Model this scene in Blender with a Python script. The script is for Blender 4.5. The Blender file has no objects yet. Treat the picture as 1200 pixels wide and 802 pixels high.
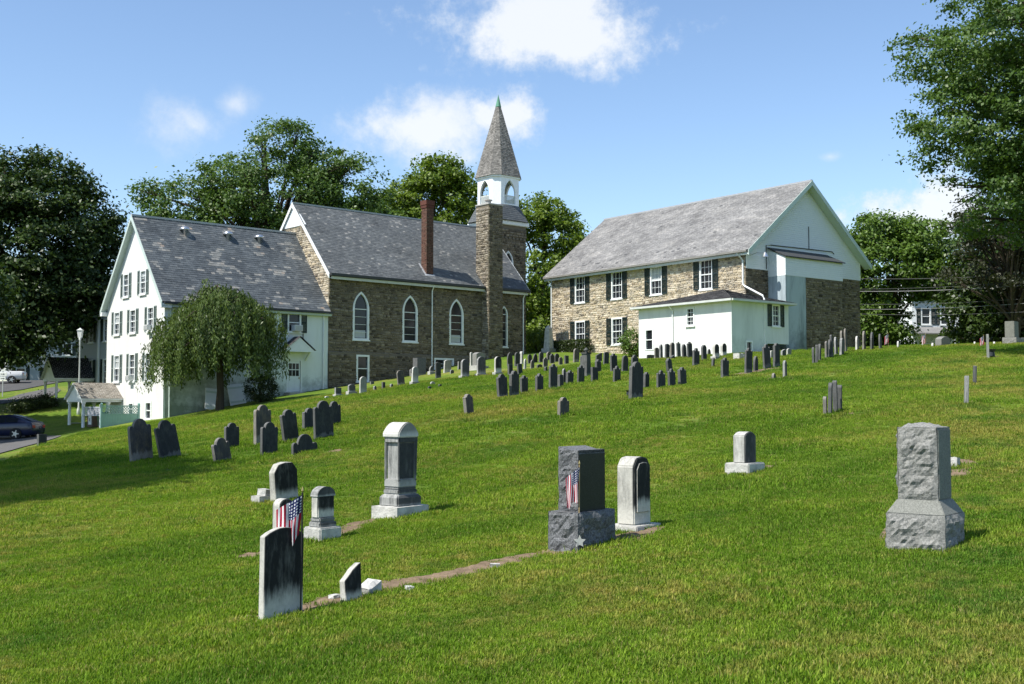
import bpy, bmesh, math, random
import numpy as np
from mathutils import Vector, Matrix, noise as mnoise

SC = bpy.context.scene
COL = SC.collection
R = math.radians

# ------------------------------------------------------------------ camera
CZ = 1.6                      # eye height above the lawn
FPX = 1340.0                  # focal length for a 1200 px wide picture
PITCH = math.atan(74.0 / FPX)
cam_d = bpy.data.cameras.new('camera')
cam_d.sensor_width = 36.0
cam_d.sensor_fit = 'HORIZONTAL'
cam_d.lens = 36.0 * FPX / 1200.0
cam_d.clip_start = 0.05
cam_d.clip_end = 9000
cam = bpy.data.objects.new('camera', cam_d)
cam.location = (0, 0, CZ)
cam.rotation_euler = (math.pi / 2 + PITCH, 0, 0)
COL.objects.link(cam)
SC.camera = cam

# ------------------------------------------------------------------ light
SUN_EL = R(56)
TRAVEL = Vector((.811 * math.cos(SUN_EL), .585 * math.cos(SUN_EL), -math.sin(SUN_EL)))
sun_d = bpy.data.lights.new('sun', 'SUN')
sun_d.energy = 5.0
sun_d.angle = R(.53)
sun_d.color = (1.0, .955, .88)
sun = bpy.data.objects.new('sun', sun_d)
sun.rotation_euler = TRAVEL.to_track_quat('-Z', 'Y').to_euler()
sun.location = (-40, -30, 60)
COL.objects.link(sun)

SC.view_settings.view_transform = 'Standard'
SC.view_settings.look = 'None'
SC.view_settings.exposure = 0.56
SC.view_settings.gamma = 1.0
SC.view_settings.use_curve_mapping = False
SC.cycles.max_bounces = 6
SC.cycles.diffuse_bounces = 3
SC.cycles.glossy_bounces = 3
SC.cycles.transparent_max_bounces = 6
SC.cycles.use_denoising = True


class NT:
    """tiny helper round a node tree"""
    def __init__(s, tree):
        s.t = tree; s.t.nodes.clear()
    def n(s, kind, **kw):
        nd = s.t.nodes.new(kind)
        for k, v in kw.items():
            if k == 'ins':
                for a, b in v.items():
                    if hasattr(b, 'is_output'): s.t.links.new(b, nd.inputs[a])
                    else: nd.inputs[a].default_value = b
            else: setattr(nd, k, v)
        return nd
    def math(s, op, a, b=None, c=None, clamp=False):
        nd = s.n('ShaderNodeMath', operation=op, use_clamp=clamp)
        for i, v in enumerate((a, b, c)):
            if v is None: continue
            if hasattr(v, 'is_output'): s.t.links.new(v, nd.inputs[i])
            else: nd.inputs[i].default_value = v
        return nd.outputs[0]
    def vmath(s, op, a, b=None):
        nd = s.n('ShaderNodeVectorMath', operation=op)
        for i, v in enumerate((a, b)):
            if v is None: continue
            if hasattr(v, 'is_output'): s.t.links.new(v, nd.inputs[i])
            else: nd.inputs[i].default_value = v
        return nd.outputs['Value'] if op == 'DOT_PRODUCT' else nd.outputs[0]
    def ramp(s, fac, stops, interp='LINEAR'):
        nd = s.n('ShaderNodeValToRGB')
        cr = nd.color_ramp; cr.interpolation = interp
        while len(cr.elements) < len(stops): cr.elements.new(.5)
        for e, (p, c) in zip(cr.elements, stops):
            e.position = p
            e.color = (c, c, c, 1) if not hasattr(c, '__len__') else (c[0], c[1], c[2], 1)
        s.t.links.new(fac, nd.inputs[0])
        return nd.outputs[0]
    def noise(s, vec, scale, detail=3, rough=.55, out=0):
        nd = s.n('ShaderNodeTexNoise', ins={'Scale': scale, 'Detail': detail, 'Roughness': rough})
        if vec is not None: s.t.links.new(vec, nd.inputs['Vector'])
        return nd.outputs[out]
    def mix(s, fac, a, b, kind='MIX'):
        nd = s.n('ShaderNodeMix', data_type='RGBA', blend_type=kind)
        for sock, v in ((nd.inputs[0], fac), (nd.inputs[6], a), (nd.inputs[7], b)):
            if hasattr(v, 'is_output'): s.t.links.new(v, sock)
            elif hasattr(v, '__len__'): sock.default_value = (v[0], v[1], v[2], 1)
            else: sock.default_value = v
        return nd.outputs[2]
    def link(s, a, b): s.t.links.new(a, b)


# ------------------------------------------------------------------ sky with summer clouds
def pix_dir(px, py):
    u, v = px - 600, 401 - py
    return Vector((u, FPX * math.cos(PITCH) - v * math.sin(PITCH), FPX * math.sin(PITCH) + v * math.cos(PITCH))).normalized()

W = bpy.data.worlds.new('World'); SC.world = W; W.use_nodes = True
nt = NT(W.node_tree)
sky = nt.n('ShaderNodeTexSky', sky_type='NISHITA', sun_disc=False)
sky.sun_elevation = SUN_EL
sky.sun_rotation = math.atan2(-TRAVEL.x, -TRAVEL.y)
sky.altitude = 150; sky.air_density = 1.0; sky.dust_density = .25; sky.ozone_density = 2.8
bg = nt.n('ShaderNodeBackground', ins={'Color': sky.outputs[0], 'Strength': .134})
tc = nt.n('ShaderNodeTexCoord')
dirv = nt.vmath('NORMALIZE', tc.outputs['Generated'])
warp = nt.noise(dirv, 7.0, 6, .62, 1)
CLOUDS = []     # direction, half width, half height, density
for px, py, a, b, dn in ((652, 38, 190, 62, 1.1), (505, 152, 120, 54, .8), (600, 134, 70, 46, 1.1), (1052, 256, 100, 50, 1.7),
                         (228, 148, 62, 38, .5), (275, 122, 40, 26, .42), (972, 184, 22, 9, .4), (1020, 244, 22, 12, .34)):
    CLOUDS.append((pix_dir(px, py), a / FPX, b / FPX, dn))
crng = random.Random(5)
for k in range(26):           # the same fair-weather clouds all round the sky, beyond the picture
    az = R(28) + crng.random() * R(304); el = R(9 + 38 * crng.random() ** 1.3)
    CLOUDS.append((Vector((math.sin(az) * math.cos(el), math.cos(az) * math.cos(el), math.sin(el))), crng.uniform(.05, .13), crng.uniform(.02, .04), crng.uniform(.5, 1)))
n_fine = nt.noise(dirv, 15.0, 9, .64)
n_big = nt.noise(dirv, 6.0, 3, .5)
nz = nt.math('ADD', nt.math('MULTIPLY', nt.math('SUBTRACT', n_fine, .5), 2.5), nt.math('MULTIPLY', nt.math('SUBTRACT', n_big, .5), 1.5))
acc = None
for d, a, b, dn in CLOUDS:
    rt = Vector((0, 0, 1)).cross(d).normalized() * -1.0
    up = rt.cross(d).normalized()
    if up.z < 0: up = -up
    dx = nt.math('MULTIPLY', nt.vmath('DOT_PRODUCT', dirv, tuple(rt)), 1 / a)
    dz = nt.math('MULTIPLY', nt.vmath('DOT_PRODUCT', dirv, tuple(up)), 1 / b)
    r2 = nt.math('ADD', nt.math('MULTIPLY', dx, dx), nt.math('MULTIPLY', dz, dz))
    front = nt.math('GREATER_THAN', nt.vmath('DOT_PRODUCT', dirv, tuple(d)), .5)
    m = nt.math('SUBTRACT', 1.0, nt.math('SQRT', r2))
    m = nt.math('MULTIPLY', nt.math('ADD', m, nz), dn * 1.15, clamp=True)
    m = nt.math('MULTIPLY', nt.math('MULTIPLY', m, front), nt.math('LESS_THAN', r2, 3.5))
    acc = m if acc is None else nt.math('MAXIMUM', acc, m)
fac = nt.n('ShaderNodeMapRange', interpolation_type='SMOOTHSTEP', ins={'Value': acc, 'From Min': .02, 'From Max': .80, 'To Min': 0., 'To Max': .84}).outputs[0]
shade_ = nt.ramp(nt.math('ADD', nt.math('MULTIPLY', acc, .45), nt.math('MULTIPLY', nt.noise(dirv, 22., 6, .6), .55)), ((.25, (.70, .80, .93)), (.62, (.96, .98, 1.0))))
cbg = nt.n('ShaderNodeBackground', ins={'Color': shade_, 'Strength': .72})
mx = nt.n('ShaderNodeMixShader', ins={0: fac, 1: bg.outputs[0], 2: cbg.outputs[0]})
nt.link(mx.outputs[0], nt.n('ShaderNodeOutputWorld').inputs[0])

# ------------------------------------------------------------------ materials
MATS = {}
def pbsdf(nt, color, rough=.8, spec=.3, bump=None, bstr=.3, bdist=.02, metal=0.0):
    b = nt.n('ShaderNodeBsdfPrincipled')
    if hasattr(color, 'is_output'): nt.link(color, b.inputs['Base Color'])
    else: b.inputs['Base Color'].default_value = (*color, 1)
    if hasattr(rough, 'is_output'): nt.link(rough, b.inputs['Roughness'])
    else: b.inputs['Roughness'].default_value = rough
    b.inputs['Specular IOR Level'].default_value = spec
    b.inputs['Metallic'].default_value = metal
    if bump is not None:
        bn = nt.n('ShaderNodeBump', ins={'Height': bump, 'Strength': bstr, 'Distance': bdist})
        nt.link(bn.outputs[0], b.inputs['Normal'])
    return b

def new_mat(name):
    m = bpy.data.materials.new(name); m.use_nodes = True; MATS[name] = m
    return m, NT(m.node_tree)

def out(nt, sh): nt.link(sh, nt.n('ShaderNodeOutputMaterial').inputs[0])

def simple(name, col, rough=.7, var=.12, scale=6., spec=.3, bump=.0, bscale=60., metal=0., stretch=(1, 1, 1)):
    m, nt = new_mat(name)
    tc = nt.n('ShaderNodeTexCoord').outputs['Object']
    if stretch != (1, 1, 1): tc = nt.vmath('MULTIPLY', tc, stretch)
    nz = nt.noise(tc, scale, 4)
    c = nt.mix(nz, tuple(x * (1 - var * 2) for x in col), tuple(min(1, x * (1 + var * 2)) for x in col))
    bp = nt.noise(tc, bscale, 4) if bump else None
    out(nt, pbsdf(nt, c, rough, spec, bp, bump, .02, metal).outputs[0])
    return m

def tinted(name, stops, rough=.85, spec=.25, var=.25, bscale=45., bump=.35, interp='LINEAR'):
    """colour of each piece from its own 'tint' value"""
    m, nt = new_mat(name)
    at = nt.n('ShaderNodeAttribute', attribute_name='tint').outputs['Fac']
    base = nt.ramp(at, stops, interp)
    wx_ = nt.noise(nt.n('ShaderNodeTexCoord').outputs['Object'], .45, 5, .65)
    base = nt.mix(1, base, nt.ramp(wx_, ((.3, .72), (.5, 1.0), (.72, 1.2))), 'MULTIPLY')
    tc = nt.n('ShaderNodeTexCoord').outputs['Object']
    nz = nt.noise(tc, 9., 5, .65)
    c = nt.mix(nt.ramp(nz, ((.3, 0), (.75, 1))), nt.mix(1, base, (1 - var,) * 3, 'MULTIPLY'), nt.mix(1, base, (1 + var * .6,) * 3, 'MULTIPLY'))
    out(nt, pbsdf(nt, c, rough, spec, nt.noise(tc, bscale, 4), bump, .015).outputs[0])
    return m

def stucco(name, col, dirt, amount=.35, algae=None):
    """painted render with rain streaks and, where wanted, algae rising from the foot"""
    m, nt = new_mat(name)
    g = nt.n('ShaderNodeTexCoord').outputs['Object']
    st = nt.noise(nt.vmath('MULTIPLY', g, (1, 1, .16)), 1.7, 5, .65)
    bl = nt.noise(g, .5, 4, .6)
    f = nt.math('MULTIPLY', nt.ramp(st, ((.45, 0), (.78, 1))), amount)
    c = nt.mix(f, col, dirt)
    c = nt.mix(nt.math('MULTIPLY', nt.ramp(bl, ((.4, 0), (.8, 1))), amount * .5), c, tuple(x * .82 for x in col))
    if algae:
        acol, z0, z1, am = algae
        z = nt.n('ShaderNodeSeparateXYZ', ins={0: g}).outputs[2]
        zz = nt.n('ShaderNodeMapRange', ins={'Value': z, 'From Min': z0, 'From Max': z1, 'To Min': 1., 'To Max': 0.}).outputs[0]
        k = nt.math('MULTIPLY', nt.ramp(nt.math('ADD', zz, nt.math('MULTIPLY', nt.math('SUBTRACT', nt.noise(g, .9, 5, .7), .5), 1.6)), ((.35, 0), (.85, 1))), am)
        c = nt.mix(k, c, acol)
    out(nt, pbsdf(nt, c, .85, .2, nt.noise(g, 35., 4), .18, .015).outputs[0])
    return m

def siding(name, col, pitch=.14):
    m, nt = new_mat(name)
    g = nt.n('ShaderNodeTexCoord').outputs['Object']
    z = nt.n('ShaderNodeSeparateXYZ', ins={0: g}).outputs[2]
    saw = nt.math('FRACT', nt.math('MULTIPLY', z, 1 / pitch))
    c = nt.mix(nt.noise(g, 2.5, 4), tuple(x * .92 for x in col), col)
    out(nt, pbsdf(nt, c, .6, .3, nt.math('SUBTRACT', 1.0, saw), .9, .02).outputs[0])
    return m

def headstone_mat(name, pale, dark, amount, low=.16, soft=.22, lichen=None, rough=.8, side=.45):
    """weathered stone: black crust and painted shade on the inscribed front, paler edges and a scrubbed foot"""
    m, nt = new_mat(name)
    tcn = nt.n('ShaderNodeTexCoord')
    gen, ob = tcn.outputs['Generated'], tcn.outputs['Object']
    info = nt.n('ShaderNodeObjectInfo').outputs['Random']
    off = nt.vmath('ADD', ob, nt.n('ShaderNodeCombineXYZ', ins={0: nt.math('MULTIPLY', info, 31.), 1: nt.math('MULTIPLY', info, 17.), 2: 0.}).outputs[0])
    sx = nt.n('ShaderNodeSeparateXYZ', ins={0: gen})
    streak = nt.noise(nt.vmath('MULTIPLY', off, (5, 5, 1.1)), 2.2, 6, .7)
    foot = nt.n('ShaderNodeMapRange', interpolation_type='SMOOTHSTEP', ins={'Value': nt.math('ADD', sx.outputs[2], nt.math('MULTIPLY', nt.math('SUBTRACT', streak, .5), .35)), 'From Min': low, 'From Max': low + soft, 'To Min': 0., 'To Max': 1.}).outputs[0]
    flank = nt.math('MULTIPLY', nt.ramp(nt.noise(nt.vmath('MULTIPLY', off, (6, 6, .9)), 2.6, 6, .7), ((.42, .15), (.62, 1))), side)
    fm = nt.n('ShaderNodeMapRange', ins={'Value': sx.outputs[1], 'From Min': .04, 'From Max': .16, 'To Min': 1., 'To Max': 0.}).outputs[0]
    front = nt.math('MAXIMUM', fm, flank)  # front darker than edges: crust, with some shade put into the colour
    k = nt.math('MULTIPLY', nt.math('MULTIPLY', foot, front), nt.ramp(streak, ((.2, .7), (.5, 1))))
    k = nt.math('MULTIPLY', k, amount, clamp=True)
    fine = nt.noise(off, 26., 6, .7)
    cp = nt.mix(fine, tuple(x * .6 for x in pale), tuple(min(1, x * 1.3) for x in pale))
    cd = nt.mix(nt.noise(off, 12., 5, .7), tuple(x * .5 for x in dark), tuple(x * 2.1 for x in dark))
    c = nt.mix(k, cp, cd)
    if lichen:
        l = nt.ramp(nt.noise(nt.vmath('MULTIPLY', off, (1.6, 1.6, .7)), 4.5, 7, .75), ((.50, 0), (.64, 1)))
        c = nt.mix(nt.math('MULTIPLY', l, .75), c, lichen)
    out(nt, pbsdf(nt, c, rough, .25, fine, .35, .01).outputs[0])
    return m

def granite(name, a, b, rough=.75, spec=.3, scale=90., bump=.5):
    m, nt = new_mat(name)
    g = nt.n('ShaderNodeTexCoord').outputs['Object']
    v = nt.n('ShaderNodeTexVoronoi', ins={'Vector': g, 'Scale': scale}).outputs['Color']
    s = nt.n('ShaderNodeSeparateColor', ins={0: v}).outputs[0]
    c = nt.mix(s, a, b)
    c = nt.mix(nt.math('MULTIPLY', nt.noise(g, 5., 5, .7), .55), c, tuple(x * .45 for x in a))
    out(nt, pbsdf(nt, c, rough, spec, nt.noise(g, 55., 5, .7), bump, .012).outputs[0])
    return m

def grass_color(nt, blade=False):
    """lawn colour from its place on the hill: lush, dry and clover patches, mowing bands"""
    pos = nt.n('ShaderNodeNewGeometry').outputs['Position']
    big = nt.noise(pos, .16, 4, .6)
    mid = nt.noise(pos, .75, 4, .6)
    fin = nt.noise(pos, 4.5, 4, .65)
    al, ac = nt.vmath('DOT_PRODUCT', pos, (.67, .74, 0)), nt.vmath('DOT_PRODUCT', pos, (-.74, .67, 0))
    bv = nt.n('ShaderNodeCombineXYZ', ins={0: nt.math('MULTIPLY', al, .16), 1: nt.math('MULTIPLY', ac, .95), 2: 0.}).outputs[0]
    band = nt.ramp(nt.noise(bv, 1.0, 3, .5), ((.44, 0), (.64, 1)))
    g1, g2, dry, dk = (.122, .222, .019), (.188, .284, .034), (.300, .262, .085), (.062, .144, .016)
    c = nt.mix(nt.ramp(mid, ((.3, 0), (.7, 1))), g1, g2)
    c = nt.mix(nt.math('MULTIPLY', nt.ramp(big, ((.36, 1), (.5, 0))), .6), c, dk)
    c = nt.mix(nt.math('MULTIPLY', band, .62), c, dk)
    d = nt.math('ADD', nt.math('MULTIPLY', big, .55), nt.math('MULTIPLY', fin, .5))
    c = nt.mix(nt.ramp(d, ((.515, 0), (.655, .8))), c, dry)
    clov = nt.ramp(nt.noise(pos, .42, 5, .7), ((.57, 0), (.64, .7)))
    c = nt.mix(clov, c, (.062, .150, .022))
    return c

m, nt = new_mat('lawn')
c = nt.mix(.30, grass_color(nt), (.06, .075, .016))
pos = nt.n('ShaderNodeNewGeometry').outputs['Position']
tex = nt.noise(pos, 14., 6, .75)
c = nt.mix(nt.ramp(tex, ((.3, .0), (.7, 1))), nt.mix(1, c, (.55, .55, .5), 'MULTIPLY'), nt.mix(1, c, (1.45, 1.4, 1.3), 'MULTIPLY'))
out(nt, pbsdf(nt, c, .9, .1, tex, .9, .07).outputs[0])

m, nt = new_mat('grass_blade')
isl = nt.n('ShaderNodeNewGeometry').outputs['Random Per Island']
oi = nt.n('ShaderNodeObjectInfo').outputs['Random']
c = grass_color(nt)
c = nt.mix(isl, nt.mix(1, c, (.50, .58, .5), 'MULTIPLY'), nt.mix(1, c, (1.62, 1.45, 1.35), 'MULTIPLY'))
c = nt.mix(nt.ramp(nt.math('FRACT', nt.math('MULTIPLY', isl, 7.3)), ((.90, 0), (.93, .75))), c, (.34, .29, .12))
b = pbsdf(nt, c, .7, .06)
tr = nt.n('ShaderNodeBsdfTranslucent', ins={'Color': nt.mix(1, c, (1.35, 1.4, .5), 'MULTIPLY')})
out(nt, nt.n('ShaderNodeMixShader', ins={0: .35, 1: b.outputs[0], 2: tr.outputs[0]}).outputs[0])

def leaf_mat(name, dark, light, trans=.3):
    m, nt = new_mat(name)
    at = nt.n('ShaderNodeAttribute', attribute_name='tint').outputs['Fac']
    c = nt.mix(at, dark, light)
    b = pbsdf(nt, c, .45, .35)
    tr = nt.n('ShaderNodeBsdfTranslucent', ins={'Color': nt.mix(1, c, (1.25, 1.35, .6), 'MULTIPLY')})
    out(nt, nt.n('ShaderNodeMixShader', ins={0: trans, 1: b.outputs[0], 2: tr.outputs[0]}).outputs[0])

leaf_mat('leaf_maple_dark', (.016, .034, .008), (.060, .100, .018), .2)
leaf_mat('leaf_oak', (.045, .095, .014), (.150, .235, .040))
leaf_mat('leaf_maple', (.055, .100, .010), (.180, .250, .028))
leaf_mat('leaf_grey', (.042, .088, .018), (.125, .195, .044))
leaf_mat('leaf_weeping', (.034, .060, .014), (.135, .190, .045), .28)
leaf_mat('leaf_shrub', (.02, .036, .010), (.06, .085, .022), .2)
leaf_mat('leaf_lime', (.07, .12, .012), (.17, .22, .03))
leaf_mat('leaf_brown', (.016, .022, .010), (.062, .066, .034), .2)
simple('bark', (.060, .048, .036), .95, .25, 5., .1, .8, 22., stretch=(1, 1, .25))
simple('bark_pale', (.10, .085, .07), .95, .25, 5., .1, .8, 22., stretch=(1, 1, .25))

stucco('white_render', (.71, .71, .68), (.44, .44, .40), .42)
stucco('white_render_side', (.70, .74, .72), (.40, .44, .40), .4, ((.10, .13, .085), .8, 5.2, .75))  # cool tint of the shaded side put into the base; algae at the foot
stucco('annex_render', (.73, .73, .71), (.44, .44, .40), .5)
stucco('annex_render_side', (.66, .70, .69), (.36, .40, .38), .5, ((.22, .25, .22), 4.2, 6.4, .5))  # annex side: shade put into a cooler, darker base colour
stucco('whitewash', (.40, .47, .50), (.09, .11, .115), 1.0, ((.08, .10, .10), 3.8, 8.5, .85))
siding('white_siding', (.74, .77, .78))
siding('grey_shade_siding', (.44, .48, .50), .18)  # grey house boards; on the white wing the grey stands for tree shade
simple('white_trim', (.76, .78, .77), .5, .06, 3.)
simple('teal_trim', (.50, .58, .54), .55, .06, 3.)
simple('shutter_green', (.022, .036, .038), .5, .15, 8.)
simple('shutter_grey', (.15, .19, .18), .6, .12, 8.)
simple('fascia', (.55, .57, .54), .6, .1, 3.)
simple('gutter_dark', (.05, .052, .055), .6, .1, 4.)
simple('gutter_brown', (.22, .21, .19), .6, .1, 4.)
simple('belfry_white', (.80, .82, .84), .55, .05, 2.5)
simple('copper_green', (.10, .25, .17), .6, .15, 5.)
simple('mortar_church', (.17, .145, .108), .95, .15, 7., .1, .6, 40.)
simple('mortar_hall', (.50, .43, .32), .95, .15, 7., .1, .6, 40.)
tinted('stone_church', ((0, (.065, .052, .038)), (.2, (.165, .132, .090)), (.5, (.235, .192, .132)), (.75, (.15, .13, .102)), (.92, (.30, .25, .175)), (1, (.05, .042, .036))))  # grey-brown stone, its colour also darkened for walls in shade
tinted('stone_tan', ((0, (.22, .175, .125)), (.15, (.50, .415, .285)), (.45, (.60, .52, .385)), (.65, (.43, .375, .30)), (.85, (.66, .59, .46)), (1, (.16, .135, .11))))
tinted('slate_blue', ((0, (.062, .072, .080)), (.4, (.090, .102, .110)), (.62, (.112, .124, .130)), (.66, (.165, .17, .164)), (.9, (.25, .247, .23)), (1, (.27, .22, .18))), .6, .4, .2, 30., .15)
tinted('slate_grey', ((0, (.088, .095, .098)), (.5, (.118, .126, .127)), (.85, (.146, .152, .150)), (1, (.28, .27, .25))), .6, .4, .2, 30., .15)
tinted('slate_weathered', ((0, (.165, .160, .155)), (.45, (.235, .230, .222)), (.8, (.295, .285, .270)), (.95, (.36, .345, .32)), (1, (.11, .11, .11))), .7, .35, .25, 30., .2)
tinted('spire_shingle', ((0, (.135, .128, .118)), (.5, (.20, .19, .175)), (1, (.27, .255, .235))), .85, .2, .25)
tinted('asphalt_shingle', ((0, (.042, .042, .043)), (.6, (.066, .066, .066)), (1, (.10, .098, .096))), .95, .1, .3)
tinted('tan_shingle', ((0, (.20, .18, .15)), (.6, (.255, .235, .20)), (1, (.31, .28, .24))), .95, .1, .3)
tinted('stone_pier_lit', ((0, (.10, .082, .062)), (.2, (.26, .215, .155)), (.45, (.36, .31, .235)), (.65, (.20, .172, .14)), (.85, (.42, .37, .29)), (1, (.09, .075, .06))))  # sunlit face of the stack, the sun put into a lighter stone colour
tinted('brick_red', ((0, (.065, .028, .022)), (.5, (.105, .042, .032)), (1, (.15, .065, .048))), .9, .15, .25)
simple('roof_deck', (.09, .092, .098), .8, .1, 3.)
m, nt = new_mat('glass_dark')
g = nt.n('ShaderNodeTexCoord').outputs['Object']
c = nt.mix(nt.noise(g, .8, 3), (.006, .007, .009), (.028, .032, .038))
out(nt, pbsdf(nt, c, .09, .35).outputs[0])
simple('window_blind', (.42, .44, .44), .5, .06, 2.)
simple('metal_silver', (.62, .63, .64), .28, .05, 4., .5, metal=.9)
simple('metal_grey', (.35, .36, .37), .5, .1, 4., .5)
simple('cast_zinc', (.56, .55, .50), .55, .1, 20., .5)
simple('brass', (.42, .33, .14), .4, .1, 8., .5, metal=.6)
simple('wood_staff', (.36, .27, .14), .6, .1, 8.)
simple('soil', (.180, .132, .088), .98, .38, 9., .05, 1.0, 26.)
simple('asphalt', (.115, .112, .108), .95, .2, 2., .1, .6, 60.)
simple('road_asphalt', (.085, .084, .082), .95, .2, 2., .1, .6, 60.)
simple('kerb_stone', (.34, .33, .31), .9, .1, 4.)
simple('fence_teal', (.22, .37, .345), .5, .06, 3.)
simple('fence_shaded', (.44, .46, .50), .5, .06, 3.)  # lavender grey of the porch roof's shadow, put into the panel colour
simple('bin_brown', (.12, .085, .06), .7, .1, 4.)
simple('plastic_green', (.03, .09, .045), .5, .1, 4.)
simple('ac_white', (.66, .66, .64), .5, .06, 4.)
simple('car_paint', (.012, .016, .045), .22, .1, 2., .6)
simple('car_white', (.70, .70, .70), .3, .05, 2., .5)
simple('rubber', (.018, .018, .018), .85, .1, 8.)
simple('rim_alloy', (.42, .43, .44), .35, .05, 8., .5, metal=.7)
simple('lamp_red', (.30, .015, .012), .3, .05, 8., .5)
simple('sign_white', (.72, .73, .72), .5, .04, 4.)
simple('sign_black', (.02, .02, .02), .6, .04, 4.)
simple('cable', (.10, .10, .10), .7, .05, 4.)
simple('cable_pale', (.24, .24, .24), .6, .05, 4.)
simple('pole_wood', (.16, .12, .09), .9, .2, 4., .1, .4, 30.)
simple('door_white', (.70, .73, .74), .5, .05, 3.)
simple('lantern_white', (.80, .80, .78), .4, .04, 4.)
simple('vase_dark', (.03, .035, .04), .5, .1, 8.)
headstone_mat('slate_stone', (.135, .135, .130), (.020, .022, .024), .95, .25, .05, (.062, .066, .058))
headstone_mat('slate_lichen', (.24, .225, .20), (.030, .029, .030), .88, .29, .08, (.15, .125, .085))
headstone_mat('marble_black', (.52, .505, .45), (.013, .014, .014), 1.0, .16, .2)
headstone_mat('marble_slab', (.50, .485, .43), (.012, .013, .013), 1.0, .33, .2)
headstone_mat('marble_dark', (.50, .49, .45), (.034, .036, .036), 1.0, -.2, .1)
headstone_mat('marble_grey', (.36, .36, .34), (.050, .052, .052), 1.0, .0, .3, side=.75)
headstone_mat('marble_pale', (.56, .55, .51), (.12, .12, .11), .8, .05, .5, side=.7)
granite('granite_dark', (.070, .072, .076), (.23, .235, .24), .75)
granite('granite_polished', (.014, .015, .016), (.036, .039, .040), .38, .25, 120., .05)
granite('granite_grey', (.17, .17, .158), (.335, .33, .305), .85)
granite('granite_smooth', (.15, .155, .135), (.28, .28, .25), .75, .3, 110., .15)
simple('marble_white', (.44, .43, .395), .8, .34, 7., .2, .5, 34.)

# flag cloth: thirteen stripes and a blue canton from the cloth's own u, v
m, nt = new_mat('flag_cloth')
uv = nt.n('ShaderNodeSeparateXYZ', ins={0: nt.n('ShaderNodeUVMap', uv_map='UVMap').outputs[0]})
ua, vb = uv.outputs[0], uv.outputs[1]
stripe = nt.math('LESS_THAN', nt.math('FRACT', nt.math('MULTIPLY', ua, 6.5)), .5)
c = nt.mix(stripe, (.78, .77, .78), (.42, .018, .045))
sx_ = nt.math('SUBTRACT', nt.math('FRACT', nt.math('MULTIPLY', ua, 9.3)), .5)
sy_ = nt.math('SUBTRACT', nt.math('FRACT', nt.math('MULTIPLY', vb, 15.)), .5)
star = nt.math('LESS_THAN', nt.math('ADD', nt.math('MULTIPLY', sx_, sx_), nt.math('MULTIPLY', sy_, sy_)), .075)
cant = nt.mix(star, (.018, .025, .10), (.75, .75, .78))
isc = nt.math('MULTIPLY', nt.math('LESS_THAN', ua, 7 / 13), nt.math('LESS_THAN', vb, .4))
c = nt.mix(isc, c, cant)
b = pbsdf(nt, c, .7, .2)
tr = nt.n('ShaderNodeBsdfTranslucent', ins={'Color': c})
out(nt, nt.n('ShaderNodeMixShader', ins={0: .25, 1: b.outputs[0], 2: tr.outputs[0]}).outputs[0])

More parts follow.
